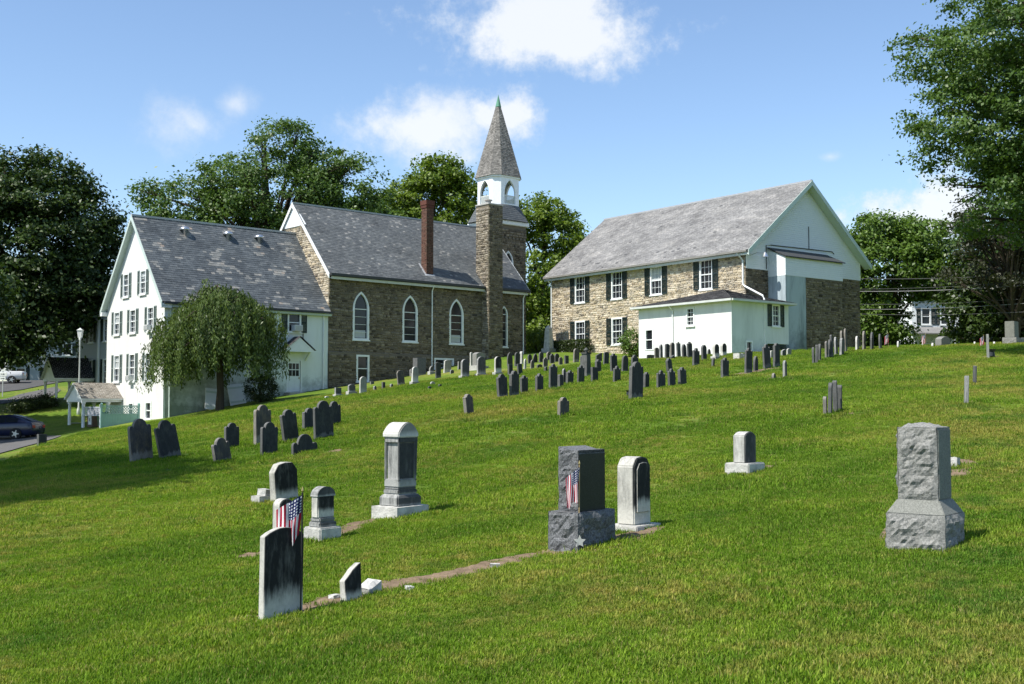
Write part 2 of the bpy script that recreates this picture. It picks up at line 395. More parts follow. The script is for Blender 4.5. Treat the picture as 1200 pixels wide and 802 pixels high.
# ------------------------------------------------------------------ mesh helpers
class MB:
    def __init__(s): s.v = []; s.f = []; s.t = []
    def add(s, vs, fs, t=.5):
        o = len(s.v); s.v += [tuple(p) for p in vs]; s.f += [tuple(i + o for i in f) for f in fs]; s.t += [t] * len(vs)
        return s
    def box(s, x0, x1, y0, y1, z0, z1, t=.5):
        return s.add([(x0, y0, z0), (x1, y0, z0), (x1, y1, z0), (x0, y1, z0), (x0, y0, z1), (x1, y0, z1), (x1, y1, z1), (x0, y1, z1)],
                     [(0, 3, 2, 1), (4, 5, 6, 7), (0, 1, 5, 4), (1, 2, 6, 5), (2, 3, 7, 6), (3, 0, 4, 7)], t)
    def hexa(s, lo, hi, t=.5):
        """box from four lower and four upper corners"""
        return s.add(list(lo) + list(hi), [(0, 3, 2, 1), (4, 5, 6, 7), (0, 1, 5, 4), (1, 2, 6, 5), (2, 3, 7, 6), (3, 0, 4, 7)], t)
    def prism(s, poly, a, b, t=.5):
        """poly: points; extruded from vector a to vector b"""
        n = len(poly); a, b = Vector(a), Vector(b)
        vs = [Vector(p) + a for p in poly] + [Vector(p) + b for p in poly]
        fs = [tuple(range(n - 1, -1, -1)), tuple(range(n, 2 * n))] + [(i, (i + 1) % n, n + (i + 1) % n, n + i) for i in range(n)]
        return s.add(vs, fs, t)
    def tube(s, pts, rads, k=8, t=.5, cap=True):
        pts = [Vector(p) for p in pts]
        if not hasattr(rads, '__len__'): rads = [rads] * len(pts)
        rings = []; o = len(s.v)
        ref = Vector((.3, .2, 1)).normalized()
        for i, p in enumerate(pts):
            d = (pts[min(i + 1, len(pts) - 1)] - pts[max(i - 1, 0)]).normalized()
            rf = ref if abs(d.dot(ref)) < .95 else Vector((1, 0, 0))
            a = d.cross(rf).normalized(); b = d.cross(a).normalized()
            for j in range(k):
                an = 2 * math.pi * j / k
                s.v.append(tuple(p + (a * math.cos(an) + b * math.sin(an)) * rads[i])); s.t.append(t)
        for i in range(len(pts) - 1):
            for j in range(k):
                s.f.append((o + i * k + j, o + i * k + (j + 1) % k, o + (i + 1) * k + (j + 1) % k, o + (i + 1) * k + j))
        if cap:
            s.f.append(tuple(o + j for j in range(k - 1, -1, -1))); e = o + (len(pts) - 1) * k
            s.f.append(tuple(e + j for j in range(k)))
        return s
    def lathe(s, prof, k=14, cx=0, cy=0, t=.5):
        o = len(s.v)
        for r, z in prof:
            for j in range(k):
                an = 2 * math.pi * j / k
                s.v.append((cx + r * math.cos(an), cy + r * math.sin(an), z)); s.t.append(t)
        for i in range(len(prof) - 1):
            for j in range(k):
                s.f.append((o + i * k + j, o + i * k + (j + 1) % k, o + (i + 1) * k + (j + 1) % k, o + (i + 1) * k + j))
        s.f.append(tuple(o + j for j in range(k - 1, -1, -1))); e = o + (len(prof) - 1) * k
        s.f.append(tuple(e + j for j in range(k)))
        return s
    def mesh(s, name, mat, smooth=False):
        me = bpy.data.meshes.new(name); me.from_pydata(s.v, [], s.f)
        at = me.attributes.new('tint', 'FLOAT', 'POINT'); at.data.foreach_set('value', s.t)
        if mat: me.materials.append(MATS[mat])
        if smooth: me.polygons.foreach_set('use_smooth', [True] * len(me.polygons))
        me.update()
        return me

def fix_normals(me):
    bm = bmesh.new(); bm.from_mesh(me); bmesh.ops.recalc_face_normals(bm, faces=bm.faces); bm.to_mesh(me); bm.free()

def obj(name, me, parent=None, loc=(0, 0, 0), rot=(0, 0, 0), label=None, cat=None, group=None, kind=None):
    o = bpy.data.objects.new(name, me); COL.objects.link(o)
    o.location = loc; o.rotation_euler = rot
    if parent: o.parent = parent
    tag(o, label, cat, group, kind)
    return o

def tag(o, label=None, cat=None, group=None, kind=None):
    for k, v in (('label', label), ('category', cat), ('group', group), ('kind', kind)):
        if v: o[k] = v
    return o

def part(name, mb, mat, parent, smooth=False, kind=None, label=None, bevel=0):
    me = mb.mesh(name, mat, smooth); fix_normals(me)
    if bevel: bevel_mesh(me, bevel)
    return obj(name, me, parent, kind=kind, label=label)

def bevel_mesh(me, w, seg=1):
    bm = bmesh.new(); bm.from_mesh(me)
    bmesh.ops.remove_doubles(bm, verts=bm.verts, dist=1e-5)
    bmesh.ops.bevel(bm, geom=[e for e in bm.edges if len(e.link_faces) == 2 and e.calc_face_angle(0) > .35], offset=w, segments=seg, affect='EDGES', clamp_overlap=True)
    bm.to_mesh(me); bm.free()

def quads_mesh(name, V, tint, mat, k=4):
    """V: (n, k, 3) array of separate faces"""
    n = len(V); me = bpy.data.meshes.new(name)
    me.vertices.add(n * k); me.vertices.foreach_set('co', V.reshape(-1).astype(np.float32))
    me.loops.add(n * k); me.loops.foreach_set('vertex_index', np.arange(n * k, dtype=np.int32))
    me.polygons.add(n); me.polygons.foreach_set('loop_start', np.arange(0, n * k, k, dtype=np.int32))
    at = me.attributes.new('tint', 'FLOAT', 'POINT'); at.data.foreach_set('value', np.repeat(tint, k).astype(np.float32))
    me.materials.append(MATS[mat]); me.update(calc_edges=True)
    return me

# ------------------------------------------------------------------ the hill
def ray(px, py):
    u, v = px - 600., 401. - py
    return np.array([u, FPX * math.cos(PITCH) - v * math.sin(PITCH), FPX * math.sin(PITCH) + v * math.cos(PITCH)])

def at(px, py, Y):
    d = ray(px, py); d = d / d[1] * Y
    return np.array([d[0], d[1], d[2] + CZ])

SURVEY = [(600, 802, 6.55), (0, 802, 7.5), (1200, 802, 6.0), (330, 725, 9.0), (1083, 640, 10.0), (683, 645, 11.4), (465, 608, 15.5), (873, 553, 17.5),
          (743, 468, 31), (975, 487, 25), (602, 462, 37), (550, 487, 30), (660, 488, 28), (165, 541, 29), (315, 533, 28), (360, 532, 27.5), (334, 588, 17.5),
          (774, 455, 40), (687, 441, 47), (849, 442, 42), (877, 437.5, 46), (953, 425, 49), (899, 432, 50), (795, 419, 65), (425, 461, 58), (545, 443, 58), (486, 450, 60),
          (193, 489, 68.7), (385, 455, 76.3), (460, 444, 81), (565, 418, 86.5), (648, 412, 90.8), (749, 421, 77), (858, 414, 70.4), (944, 411, 74),
          (1010, 409, 62), (1110, 404.5, 62), (1200, 402, 62), (0, 527, 48), (45, 517, 58), (85, 509, 66), (125, 500, 73), (20, 446, 118), (60, 468, 95),
          (100, 570, 22.5), (0, 600, 18.5), (250, 460, 80), (1132, 475, 27), (1158, 420, 48), (0, 470, 85)]
SP = np.vstack([np.array([at(*c) for c in SURVEY]),
                np.array([[0, 0, 0], [-8, 0, -.5], [8, 0, .4], [40, 80, 4.3], [60, 80, 3.2], [40, 110, 3.2], [10, 110, 5.2], [-20, 110, 4.0], [60, 40, 4.6],
                          [40, 20, 2.4], [-60, 60, -1.5], [-60, 20, -2.5], [20, 130, 4.0], [-60, 130, 3.5], [60, 130, 2.0]], float)])
def _tps(r2): return np.where(r2 > 0, r2 * np.log(np.maximum(r2, 1e-9)) * .5, 0)
_n = len(SP)
_K = _tps(((SP[:, None, :2] - SP[None, :, :2]) ** 2).sum(-1)) + 30. * np.eye(_n)
_Q = np.c_[np.ones(_n), SP[:, :2]]
_W = np.linalg.solve(np.block([[_K, _Q], [_Q.T, np.zeros((3, 3))]]), np.r_[SP[:, 2], 0, 0, 0])
def T(x, y):
    x = np.clip(np.asarray(x, float).ravel(), -65, 65); y = np.clip(np.asarray(y, float).ravel(), -5, 135)
    p = np.stack([x, y], 1)
    d = ((p[:, None] - SP[None, :, :2]) ** 2).sum(-1)
    return _tps(d) @ _W[:-3] + _W[-3] + p @ _W[-2:]
def Tz(x, y): return float(T(x, y)[0])
def hit(px, py, ymax=96):
    d = ray(px, py); d = d / d[1]
    ys = np.arange(4, ymax, .08); gap = CZ + d[2] * ys - T(d[0] * ys, ys)
    i = np.where(gap < 0)[0]
    k = i[0] if len(i) else int(np.argmin(gap))
    return np.array([d[0] * ys[k], ys[k], Tz(d[0] * ys[k], ys[k])])

xs = np.r_[-3000, -1200, -500, -250, -150, -100, np.arange(-70, 70.1, 1.0), 100, 150, 250, 500, 1200, 3000]
ys = np.r_[-1500, -500, -150, -50, -20, np.arange(-8, 140.1, 1.0), 180, 250, 400, 800, 1600, 3200]
gx, gy = np.meshgrid(xs, ys)
gz = T(gx, gy)
me = bpy.data.meshes.new('ground')
nx, ny = len(xs), len(ys)
me.from_pydata(np.c_[gx.ravel(), gy.ravel(), gz].tolist(), [], [(j * nx + i, j * nx + i + 1, (j + 1) * nx + i + 1, (j + 1) * nx + i) for j in range(ny - 1) for i in range(nx - 1)])
me.materials.append(MATS['lawn'])
me.polygons.foreach_set('use_smooth', [True] * len(me.polygons))
obj('ground', me, kind='structure')

def ribbon(name, left, right, mat, lift=.03, n=14, m=8, kind='structure', thick=0., clod=0.):
    """sheet draped on the hill between two polylines"""
    def res(pl, n):
        pl = np.array(pl, float); s = np.r_[0, np.cumsum(np.linalg.norm(np.diff(pl, axis=0), axis=1))]
        t = np.linspace(0, s[-1], n)
        return np.c_[np.interp(t, s, pl[:, 0]), np.interp(t, s, pl[:, 1])]
    L, Rr = res(left, n), res(right, n)
    mb = MB(); P = []
    for i in range(n):
        for j in range(m + 1):
            p = L[i] * (1 - j / m) + Rr[i] * (j / m); P.append((p[0], p[1], Tz(p[0], p[1]) + lift + (clod * (mnoise.noise(Vector((p[0] * 9, p[1] * 9, 1))) + .7 * mnoise.noise(Vector((p[0] * 26, p[1] * 26, 4)))) if 0 < j < m else -.02 * (clod > 0))))
    mb.add(P, [(i * (m + 1) + j, i * (m + 1) + j + 1, (i + 1) * (m + 1) + j + 1, (i + 1) * (m + 1) + j) for i in range(n - 1) for j in range(m)])
    me = mb.mesh(name, mat); fix_normals(me)
    for p in me.polygons:
        if p.normal.z < 0: p.flip()
    return obj(name, me, kind=kind)

ribbon('driveway', [(-14.5, 30), (-17.6, 39.2), (-18.3, 42), (-20.1, 48.1), (-22.7, 56.6), (-25.3, 64.5), (-28.2, 68.2)],
       [(-40, 30), (-42, 39), (-43, 42), (-45, 48), (-45, 57), (-40, 64.5), (-33.6, 72.5)], 'asphalt', .035, 40, 16)
ribbon('lane', [(-60, 76), (-44, 81), (-37.5, 83), (-36.2, 85), (-39, 97), (-41, 104)], [(-60, 83), (-46, 87), (-41, 90), (-41.5, 93), (-43, 100), (-43, 108)], 'asphalt', .05, 30, 8)
ribbon('road', [(-65, 96), (-46, 101), (-44.8, 104.5), (-44.8, 110), (-45, 130)], [(-65, 112), (-56, 114), (-53, 116), (-52, 118), (-51, 130)], 'road_asphalt', .06, 30, 8)

# bare soil worn beside the stones
SOIL = []        # (x, y, radius) blobs, also keeps the grass away
def soil_patch(pts, width, seed):
    rng = random.Random(seed)
    P = [hit(*p) for p in pts]
    if len(P) == 1: P = [P[0] + np.array([-width * .55, -width * .1, 0]), P[0] + np.array([width * .55, width * .1, 0])]
    L, Rr = [], []
    pl = np.array([p[:2] for p in P]); s = np.r_[0, np.cumsum(np.linalg.norm(np.diff(pl, axis=0), axis=1))]
    n = max(9, int(s[-1] / .1)); t = np.linspace(0, s[-1], n)
    C = np.c_[np.interp(t, s, pl[:, 0]), np.interp(t, s, pl[:, 1])]
    dirs = np.gradient(C, axis=0); dirs /= np.linalg.norm(dirs, axis=1)[:, None]
    nor = np.c_[-dirs[:, 1], dirs[:, 0]]
    for i in range(n):
        e = math.sin(math.pi * (i + .15) / (n - .7)) ** .45
        wl = width * .5 * e * (1 + .55 * mnoise.noise(Vector((t[i] * 4, seed * 3.1, 0)))) + .01
        wr = width * .5 * e * (1 + .55 * mnoise.noise(Vector((t[i] * 4, seed * 3.1, 9)))) + .01
        L.append(C[i] + nor[i] * wl); Rr.append(C[i] - nor[i] * wr)
        SOIL.append((C[i][0], C[i][1], (wl + wr) * .46))
    ribbon('bare_soil', L, Rr, 'soil', .014, n * 2, 10, clod=.014)

soil_patch([(268, 727), (330, 726), (385, 709), (440, 690), (520, 677), (580, 662), (640, 648)], .42, 1)
soil_patch([(640, 649), (690, 648), (735, 632), (775, 620)], .46, 2)
soil_patch([(1034, 634), (1046, 626), (1052, 616)], .2, 3)
soil_patch([(1114, 560), (1122, 548), (1130, 540)], .5, 4)
soil_patch([(958, 486), (1000, 485)], .5, 5)
soil_patch([(855, 553), (905, 547)], .5, 6)
soil_patch([(285, 655), (310, 648)], .4, 7)
soil_patch([(395, 628), (425, 613), (440, 611)], .34, 8)
soil_patch([(858, 440), (900, 433), (925, 430)], .6, 9)
soil_patch([(900, 444), (925, 442)], .6, 10)
soil_patch([(1152, 419), (1168, 418)], .7, 11)
soil_patch([(385, 530), (400, 528)], .4, 12)

# ------------------------------------------------------------------ walls, stones, slates, windows
Z = Vector((0, 0, 1))
class Face:
    """a wall plane: origin, direction along the wall, outward normal"""
    def __init__(s, o, U, N): s.o = Vector(o); s.U = Vector(U).normalized(); s.N = Vector(N).normalized()
    def p(s, u, n, z): return s.o + s.U * u + s.N * n + Z * z
    def box(s, mb, u0, u1, n0, n1, z0, z1, t=.5):
        mb.hexa([s.p(u0, n0, z0), s.p(u1, n0, z0), s.p(u1, n1, z0), s.p(u0, n1, z0)], [s.p(u0, n0, z1), s.p(u1, n0, z1), s.p(u1, n1, z1), s.p(u0, n1, z1)], t)
    def shift(s, n): return Face(s.o + s.N * n, s.U, s.N)

class Op:
    """opening; arch gives a pointed head"""
    def __init__(s, uc, z0, w, h, arch=False, seg=.06):
        s.uc, s.u0, s.u1, s.z0, s.z1, s.w, s.arch = uc, uc - w / 2, uc + w / 2, z0, z0 + h, w, arch
        s.R = w * 1.12; s.ha = math.sqrt(s.R ** 2 - (s.R - w / 2) ** 2); s.zs = s.z1 - s.ha if arch else s.z1
    def top(s, u):
        if not s.arch: return s.z1
        a = abs(u - s.uc)
        if a >= s.w / 2: return s.zs
        return s.zs + math.sqrt(max(0, s.R ** 2 - (a + s.R - s.w / 2) ** 2))
    def outline(s, g=0.):
        """points round the opening, grown by g"""
        if not s.arch: return [(s.u0 - g, s.z0 - g), (s.u1 + g, s.z0 - g), (s.u1 + g, s.z1 + g), (s.u0 - g, s.z1 + g)]
        q = Op(s.uc, s.z0 - g, s.w + 2 * g, s.z1 - s.z0 + g * 2.0, True)
        us = [s.uc + (s.w / 2 + g) * math.cos(math.pi * i / 12) for i in range(13)]
        return [(q.u0, q.z0), (q.u1, q.z0)] + [(u, q.top(u)) for u in us]
    def near(s, u0, u1, z0, z1, g=.02):
        if u1 < s.u0 - g or u0 > s.u1 + g or z1 < s.z0 - g: return False
        return z0 < max(s.top(u0), s.top(u1), s.top((u0 + u1) / 2)) + g

def wall(F, u0, u1, zb, top, ops=(), brk=(), reveal=.16):
    tf = top if callable(top) else (lambda u: top)
    bs = {u0, u1, *brk}
    for o in ops:
        bs |= {o.u0, o.u1}
        if o.arch: bs |= {o.uc + o.w / 2 * math.cos(math.pi * i / 12) for i in range(1, 12)}
    bs = sorted(b for b in bs if u0 <= b <= u1)
    mb = MB()
    for a, b in zip(bs, bs[1:]):
        if b - a < 1e-6: continue
        mid = (a + b) / 2
        segs = [((zb, zb), None)]
        cur = (zb, zb)
        for o in sorted((o for o in ops if o.u0 < mid < o.u1), key=lambda o: o.z0):
            mb.add([F.p(a, 0, cur[0]), F.p(b, 0, cur[1]), F.p(b, 0, o.z0), F.p(a, 0, o.z0)], [(0, 1, 2, 3)])
            cur = (o.top(a), o.top(b))
        mb.add([F.p(a, 0, cur[0]), F.p(b, 0, cur[1]), F.p(b, 0, tf(b)), F.p(a, 0, tf(a))], [(0, 1, 2, 3)])
    for o in ops:
        pl = o.outline()
        for p, q in zip(pl, pl[1:] + pl[:1]):
            mb.add([F.p(p[0], 0, p[1]), F.p(q[0], 0, q[1]), F.p(q[0], -reveal, q[1]), F.p(p[0], -reveal, p[1])], [(0, 1, 2, 3)])
    return mb

def masonry(mb, F, u0, u1, z0, z1, top=None, ops=(), row=(.13, .27), wid=(.2, .6), seed=1, proud=.042, gap=.024):
    rng = random.Random(seed); tf = top if callable(top) else (lambda u: z1 if top is None else top)
    z = z0; wave = lambda u, q: .10 * mnoise.noise(Vector((u * .9, q * 1.5, seed)))
    wv = lambda u, q: q + wave(u, q) * min(1, max(0, (q - z0) * 3)) * min(1, max(0, (z1 - q) * 3))
    while z < z1 - .04:
        h = rng.uniform(*row); 
        if z + h > z1: h = z1 - z
        u = u0
        while u < u1 - .03:
            w = rng.uniform(*wid) * (1.25 if h > (row[0] + row[1]) / 2 else 1)
            if u + w > u1 - .1: w = u1 - u
            a, b, c, d = u + gap / 2, u + w - gap / 2, z + gap / 2, z + h - gap / 2
            u += w
            if b - a < .03 or d - c < .03: continue
            if d > min(tf(a), tf(b)) - .02: continue
            if any(o.near(a, b, c, d) for o in ops): 
                # cut the stone at the opening's jamb where it can be
                done = False
                for o in ops:
                    if o.near(a, b, c, d):
                        if a < o.u0 - .08 and d < o.zs: b = o.u0 - .02; done = True
                        elif b > o.u1 + .08 and d < o.zs: a = o.u1 + .02; done = True
                        break
                if not done or b - a < .05: continue
            pr = proud * rng.uniform(.5, 1.5); j = lambda k=.014: rng.uniform(-k, k)
            i = min(.03, (b - a) * .2, (d - c) * .25)
            Q = lambda u, n, q: F.p(u, n, wv(u, q)) if row[1] > .1 else F.p(u, n, q)
            mb.add([Q(a, 0, c), Q(b, 0, c), Q(b, 0, d), Q(a, 0, d),
                    Q(a + i + j(), pr + j(.006), c + i + j()), Q(b - i + j(), pr + j(.006), c + i + j()), Q(b - i + j(), pr + j(.006), d - i + j()), Q(a + i + j(), pr + j(.006), d - i + j())],
                   [(4, 5, 6, 7), (0, 1, 5, 4), (1, 2, 6, 5), (2, 3, 7, 6), (3, 0, 4, 7)], rng.random())
        z += h
    return mb

def slates(mb, b0, b1, t0, t1, exposure=.2, width=.3, lift=.014, seed=1, tint=None):
    """overlapping slates on a four-cornered roof face, eave b0-b1, ridge t0-t1"""
    rng = random.Random(seed)
    b0, b1, t0, t1 = map(Vector, (b0, b1, t0, t1))
    Nn = (b1 - b0).cross(t0 - b0).normalized()
    if Nn.z < 0: Nn = -Nn
    L = ((t0 + t1) / 2 - (b0 + b1) / 2).length
    rows = max(1, round(L / exposure))
    for r in range(rows):
        v0, v1 = r / rows, min(1, (r + 1.0) / rows)
        pl, pr = b0.lerp(t0, v0), b1.lerp(t1, v0); ql, qr = b0.lerp(t0, v1), b1.lerp(t1, v1)
        wl = (pr - pl).length
        if wl < .03: continue
        n = max(1, round(wl / width)); edges = [0.0]; st = .5 * (r % 2)
        for k in range(1, n + 1): edges.append((k - st + rng.uniform(-.06, .06)) / n)
        edges.append(1.0); edges = sorted(min(1, max(0, e)) for e in edges)
        for a, b in zip(edges, edges[1:]):
            if b - a < .002: continue
            g = .004 / wl
            lf = lift * rng.uniform(.7, 1.7)
            p, q = pl.lerp(pr, a + g), pl.lerp(pr, b - g)
            s_, u_ = ql.lerp(qr, b - g), ql.lerp(qr, a + g)
            dv = (ql - pl).normalized() * rng.uniform(-.012, .006)
            tv = tint(wl * (a + b) / 2, r, rng) if tint else rng.random()
            lo = Nn * .002
            mb.add([p + lo + dv, q + lo + dv, q + Nn * lf + dv, p + Nn * lf + dv, s_ + Nn * .004, u_ + Nn * .004], [(0, 1, 2, 3), (3, 2, 4, 5)], tv)
    return mb

def window(parent, F, op, trim=.07, rows=2, cols=2, shutter=None, sill=True, frame='white_trim', blind=0, name='window', depth=.10, off=0.):
    u0, u1, z0, z1 = op.u0, op.u1, op.z0, op.z1
    mb = MB(); t = trim
    if op.arch:
        outer, inner = op.outline(.05), op.outline(-t)
        n = len(outer)
        for i in range(n):
            a, b = i, (i + 1) % n
            A, B = [outer[a], outer[b]], [inner[b], inner[a]]
            lo = [F.p(q[0], -depth, q[1]) for q in A + B]; hi = [F.p(q[0], .04, q[1]) for q in A + B]
            mb.hexa(lo, hi)
    else:
        F.box(mb, u0 - .05, u0 + t, -depth, .035, z0, z1 + .05); F.box(mb, u1 - t, u1 + .05, -depth, .035, z0, z1 + .05)
        F.box(mb, u0 + t, u1 - t, -depth, .035, z1 - t, z1 + .05); F.box(mb, u0 + t, u1 - t, -depth, .03, z0, z0 + t)
    zt = op.zs if op.arch else z1
    if rows > 1 and not op.arch:
        zm = (z0 + z1) / 2; F.box(mb, u0 + t, u1 - t, -depth, -.01, zm - .03, zm + .03)
    bar = .011
    nz_ = rows * (2 if cols > 1 and not op.arch else 1)
    for i in range(1, nz_):
        zz = z0 + (zt - z0) * i / nz_
        F.box(mb, u0 + t, u1 - t, -depth + .01, -.03, zz - bar, zz + bar)
    if op.arch: F.box(mb, u0 + t, u1 - t, -depth + .01, -.02, op.zs - .025, op.zs + .025)
    for i in range(1, cols):
        uu = u0 + (u1 - u0) * i / cols
        F.box(mb, uu - bar * .8, uu + bar * .8, -depth + .012, -.032, z0 + t, min(zt, z1 - t))
    w = part(name, mb, frame, parent)
    pm = MB(); pl = op.outline(-.01)
    pm.add([F.p(a, -depth + .02, b) for a, b in pl], [tuple(range(len(pl)))])
    part('pane', pm, 'glass_dark', w)
    if blind:
        bm_ = MB(); F.box(bm_, u0 + t, u1 - t, -depth + .022, -depth + .026, z1 - t - (z1 - z0) * blind, z1 - t); part('blind', bm_, 'window_blind', w)
    if sill:
        sm = MB(); F.box(sm, u0 - .1, u1 + .1, -.02, .09, z0 - .09, z0 - .001); part('sill', sm, frame, w)
    if shutter:
        sw, smat = shutter
        for s in (-1, 1):
            e = u0 - .055 if s < 0 else u1 + .055
            a, b = (e - sw, e) if s < 0 else (e, e + sw)
            h = MB(); rr = .05; Fk = F; F = F.shift(off)
            F.box(h, a, a + rr, .002, .045, z0 - .02, z1 + .02); F.box(h, b - rr, b, .002, .045, z0 - .02, z1 + .02)
            for zz in (z0 - .02, (z0 + z1) / 2 - .04, z1 - .06): F.box(h, a + rr, b - rr, .002, .044, zz, zz + .08)
            k = int((z1 - z0) / .07)
            for i in range(k):
                zz = z0 + .05 + i * (z1 - z0 - .1) / k
                h.hexa([F.p(a + rr, .006, zz), F.p(b - rr, .006, zz), F.p(b - rr, .012, zz), F.p(a + rr, .012, zz)],
                       [F.p(a + rr, .028, zz + .055), F.p(b - rr, .028, zz + .055), F.p(b - rr, .034, zz + .055), F.p(a + rr, .034, zz + .055)][::1])
            part('shutter', h, smat, w); F = Fk
    return w

def pipe(parent, pts, mat='white_trim', r=.045, name='downspout'):
    return part(name, MB().tube(pts, r, 8), mat, parent)

def thing(name, label, cat, loc=(0, 0, 0), rz=0., group=None):
    o = bpy.data.objects.new(name, None); COL.objects.link(o)
    o.location = loc; o.rotation_euler = (0, 0, rz); o.empty_display_size = .5
    return tag(o, label, cat, group)

def beam(mb, p0, p1, side, up, t=.5):
    """bar of section side x up (vectors) from p0 to p1"""
    p0, p1, s, u = Vector(p0), Vector(p1), Vector(side), Vector(up)
    mb.hexa([p0, p0 + s, p0 + s + u, p0 + u], [p1, p1 + s, p1 + s + u, p1 + u], t)
    return mb

# ================================================================== the white rendered house
AO = (-20.93, 68.7); AR = R(41.2)
A = thing('white_house', 'tall white rendered building with slate roof and grey shutters beside the stone church', 'building', (AO[0], AO[1], 0), AR)
FG = Face((0, 0, 0), (0, 1, 0), (-1, 0, 0))
FF = Face((0, 0, 0), (1, 0, 0), (0, -1, 0))
AW, AL, AE, AK, AT = 8.8, 11.47, 8.25, 13.6, (13.6 - 8.25) / 4.4
atop = lambda u: AE + AT * min(u, AW - u) - .06
g_ops = [Op(5.8, 8.52, .82, 1.5), Op(3.17, 8.52, .82, 1.5)] + [Op(y, 6.15, .86, 1.5) for y in (7.15, 4.63, 1.97)] + \
        [Op(y, 3.1, .86, 1.74) for y in (7.05, 4.63, 2.2)] + [Op(2.1, .74, .8, 1.06), Op(4.7, .95, .7, .8)]
part('gable_wall', wall(FG, 0, AW, -1.2, atop, g_ops, (4.4,)), 'white_render', A)
for i, o in enumerate(g_ops):
    window(A, FG, o, .07, 2, 2 if i < 8 else 1, (.36, 'shutter_grey') if i < 8 else None, blind=(.45 if i in (2, 5) else .3 if i == 1 else 0))
f_ops = [Op(8.9, 6.36, .92, 1.26), Op(6.5, 6.36, .92, 1.26), Op(3.2, 6.36, .92, 1.26), Op(8.92, 2.5, .98, 2.0)]
part('side_wall', wall(FF, 0, AL, -1.2, AE - .2, f_ops), 'white_render_side', A)
for o in f_ops[:3]: window(A, FF, o, .07, 2, 1, (.42, 'shutter_green'))
bk = MB(); bk.add([(0, AW, -1), (AL, AW, -1), (AL, AW, AE), (0, AW, AE)], [(0, 1, 2, 3)]); part('rear_wall', bk, 'white_render', A)
# door with glazed upper half and its pediment hood
dm = MB(); FF.box(dm, 8.44, 9.40, -.1, -.04, 2.5, 4.5)
for u in (8.52, 8.96): FF.box(dm, u, u + .36, -.04, -.028, 2.62, 3.3)
d = part('door', dm, 'door_white', A)
gm = MB()
for i in range(3):
    for j in range(2): FF.box(gm, 8.56 + i * .26, 8.56 + i * .26 + .22, -.04, -.03, 3.5 + j * .44, 3.5 + j * .44 + .38)
part('pane', gm, 'glass_dark', d)
part('door_frame', MB().box(8.36, 8.43, -.03, .1, 2.45, 4.56).box(9.41, 9.48, -.03, .1, 2.45, 4.56).box(8.43, 9.41, -.03, .1, 4.5, 4.56), 'white_trim', d)
part('handle', MB().box(9.28, 9.33, -.02, .03, 3.32, 3.42), 'brass', d)
part('step', MB().box(8.2, 9.65, -.75, -.02, 2.0, 2.42), 'kerb_stone', A, bevel=.02)
hm = MB()
hm.prism([(7.85, 0, 5.05), (9.95, 0, 5.05), (9.95, 0, 5.18), (8.9, 0, 5.98), (7.85, 0, 5.18)], (0, -.75, 0), (0, -.02, 0))
hood = part('porch_hood', hm, 'white_trim', A)
hr = MB()
slates(hr, (7.74, -.86, 5.16), (7.74, 0, 5.16), (8.9, -.86, 6.06), (8.9, 0, 6.06), .18, .2, .012, 3)
slates(hr, (10.06, -.86, 5.16), (10.06, 0, 5.16), (8.9, -.86, 6.06), (8.9, 0, 6.06), .18, .2, .012, 4)
part('hood_shingles', hr, 'asphalt_shingle', hood, kind='stuff')
for u in (7.98, 9.72):
    part('bracket', beam(MB(), (u, -.6, 5.04), (u, -.02, 4.5), (.08, 0, 0), (0, .08, .08)), 'white_trim', hood)
pipe(A, [(.36, -.06, -.5), (.36, -.06, 7.5), (.36, -.3, 7.8)], 'teal_trim', .05)
pipe(A, [(11.1, -.06, 1.5), (11.1, -.06, 7.5), (11.1, -.3, 7.8)], 'white_trim', .05)
pipe(A, [(9.55, -.05, 6.3), (9.55, -.05, 5.4)], 'gutter_dark', .03, 'conduit')
# roof
rz = lambda y: AE + AT * y
def attint(off, dens):
    def f(u, r, rng):
        n = .7 * mnoise.noise(Vector((u * .5 + off, r * .16, 3))) + .75 * mnoise.noise(Vector((u * 1.15 + off, r * 1.7, 7)))
        return min(1, .66 + .3 * rng.random() ** 1.6 + (.08 if rng.random() < .12 else 0)) if n + rng.uniform(-.16, .16) > dens else rng.uniform(0, .6)
    return f
rd = MB()
rd.hexa([(-.32, -.34, rz(-.34) - .13), (AL, -.34, rz(-.34) - .13), (AL, 4.4, AK - .13), (-.32, 4.4, AK - .13)], [(-.32, -.34, rz(-.34)), (AL, -.34, rz(-.34)), (AL, 4.4, AK), (-.32, 4.4, AK)])
rd.hexa([(-.32, AW + .34, rz(-.34) - .13), (AL, AW + .34, rz(-.34) - .13), (AL, 4.403, AK - .13), (-.32, 4.403, AK - .13)], [(-.32, AW + .34, rz(-.34)), (AL, AW + .34, rz(-.34)), (AL, 4.403, AK), (-.32, 4.403, AK)])
roof = part('roof', rd, 'roof_deck', A)
sl = slates(MB(), (-.33, -.36, rz(-.36) + .01), (AL, -.36, rz(-.36) + .01), (-.33, 4.4, AK + .01), (AL, 4.4, AK + .01), .19, .27, .014, 11, attint(3, .30))
slates(sl, (AL, AW + .36, rz(-.36) + .01), (-.33, AW + .36, rz(-.36) + .01), (AL, 4.4, AK + .01), (-.33, 4.4, AK + .01), .19, .27, .014, 12, attint(9, .34))
part('slates', sl, 'slate_blue', roof, kind='stuff')
rc = MB(); beam(rc, (-.34, 4.28, AK - .06), (AL, 4.28, AK - .06), (0, .24, 0), (0, 0, .13)); part('ridge_cap', rc, 'metal_grey', roof)
vb = MB()
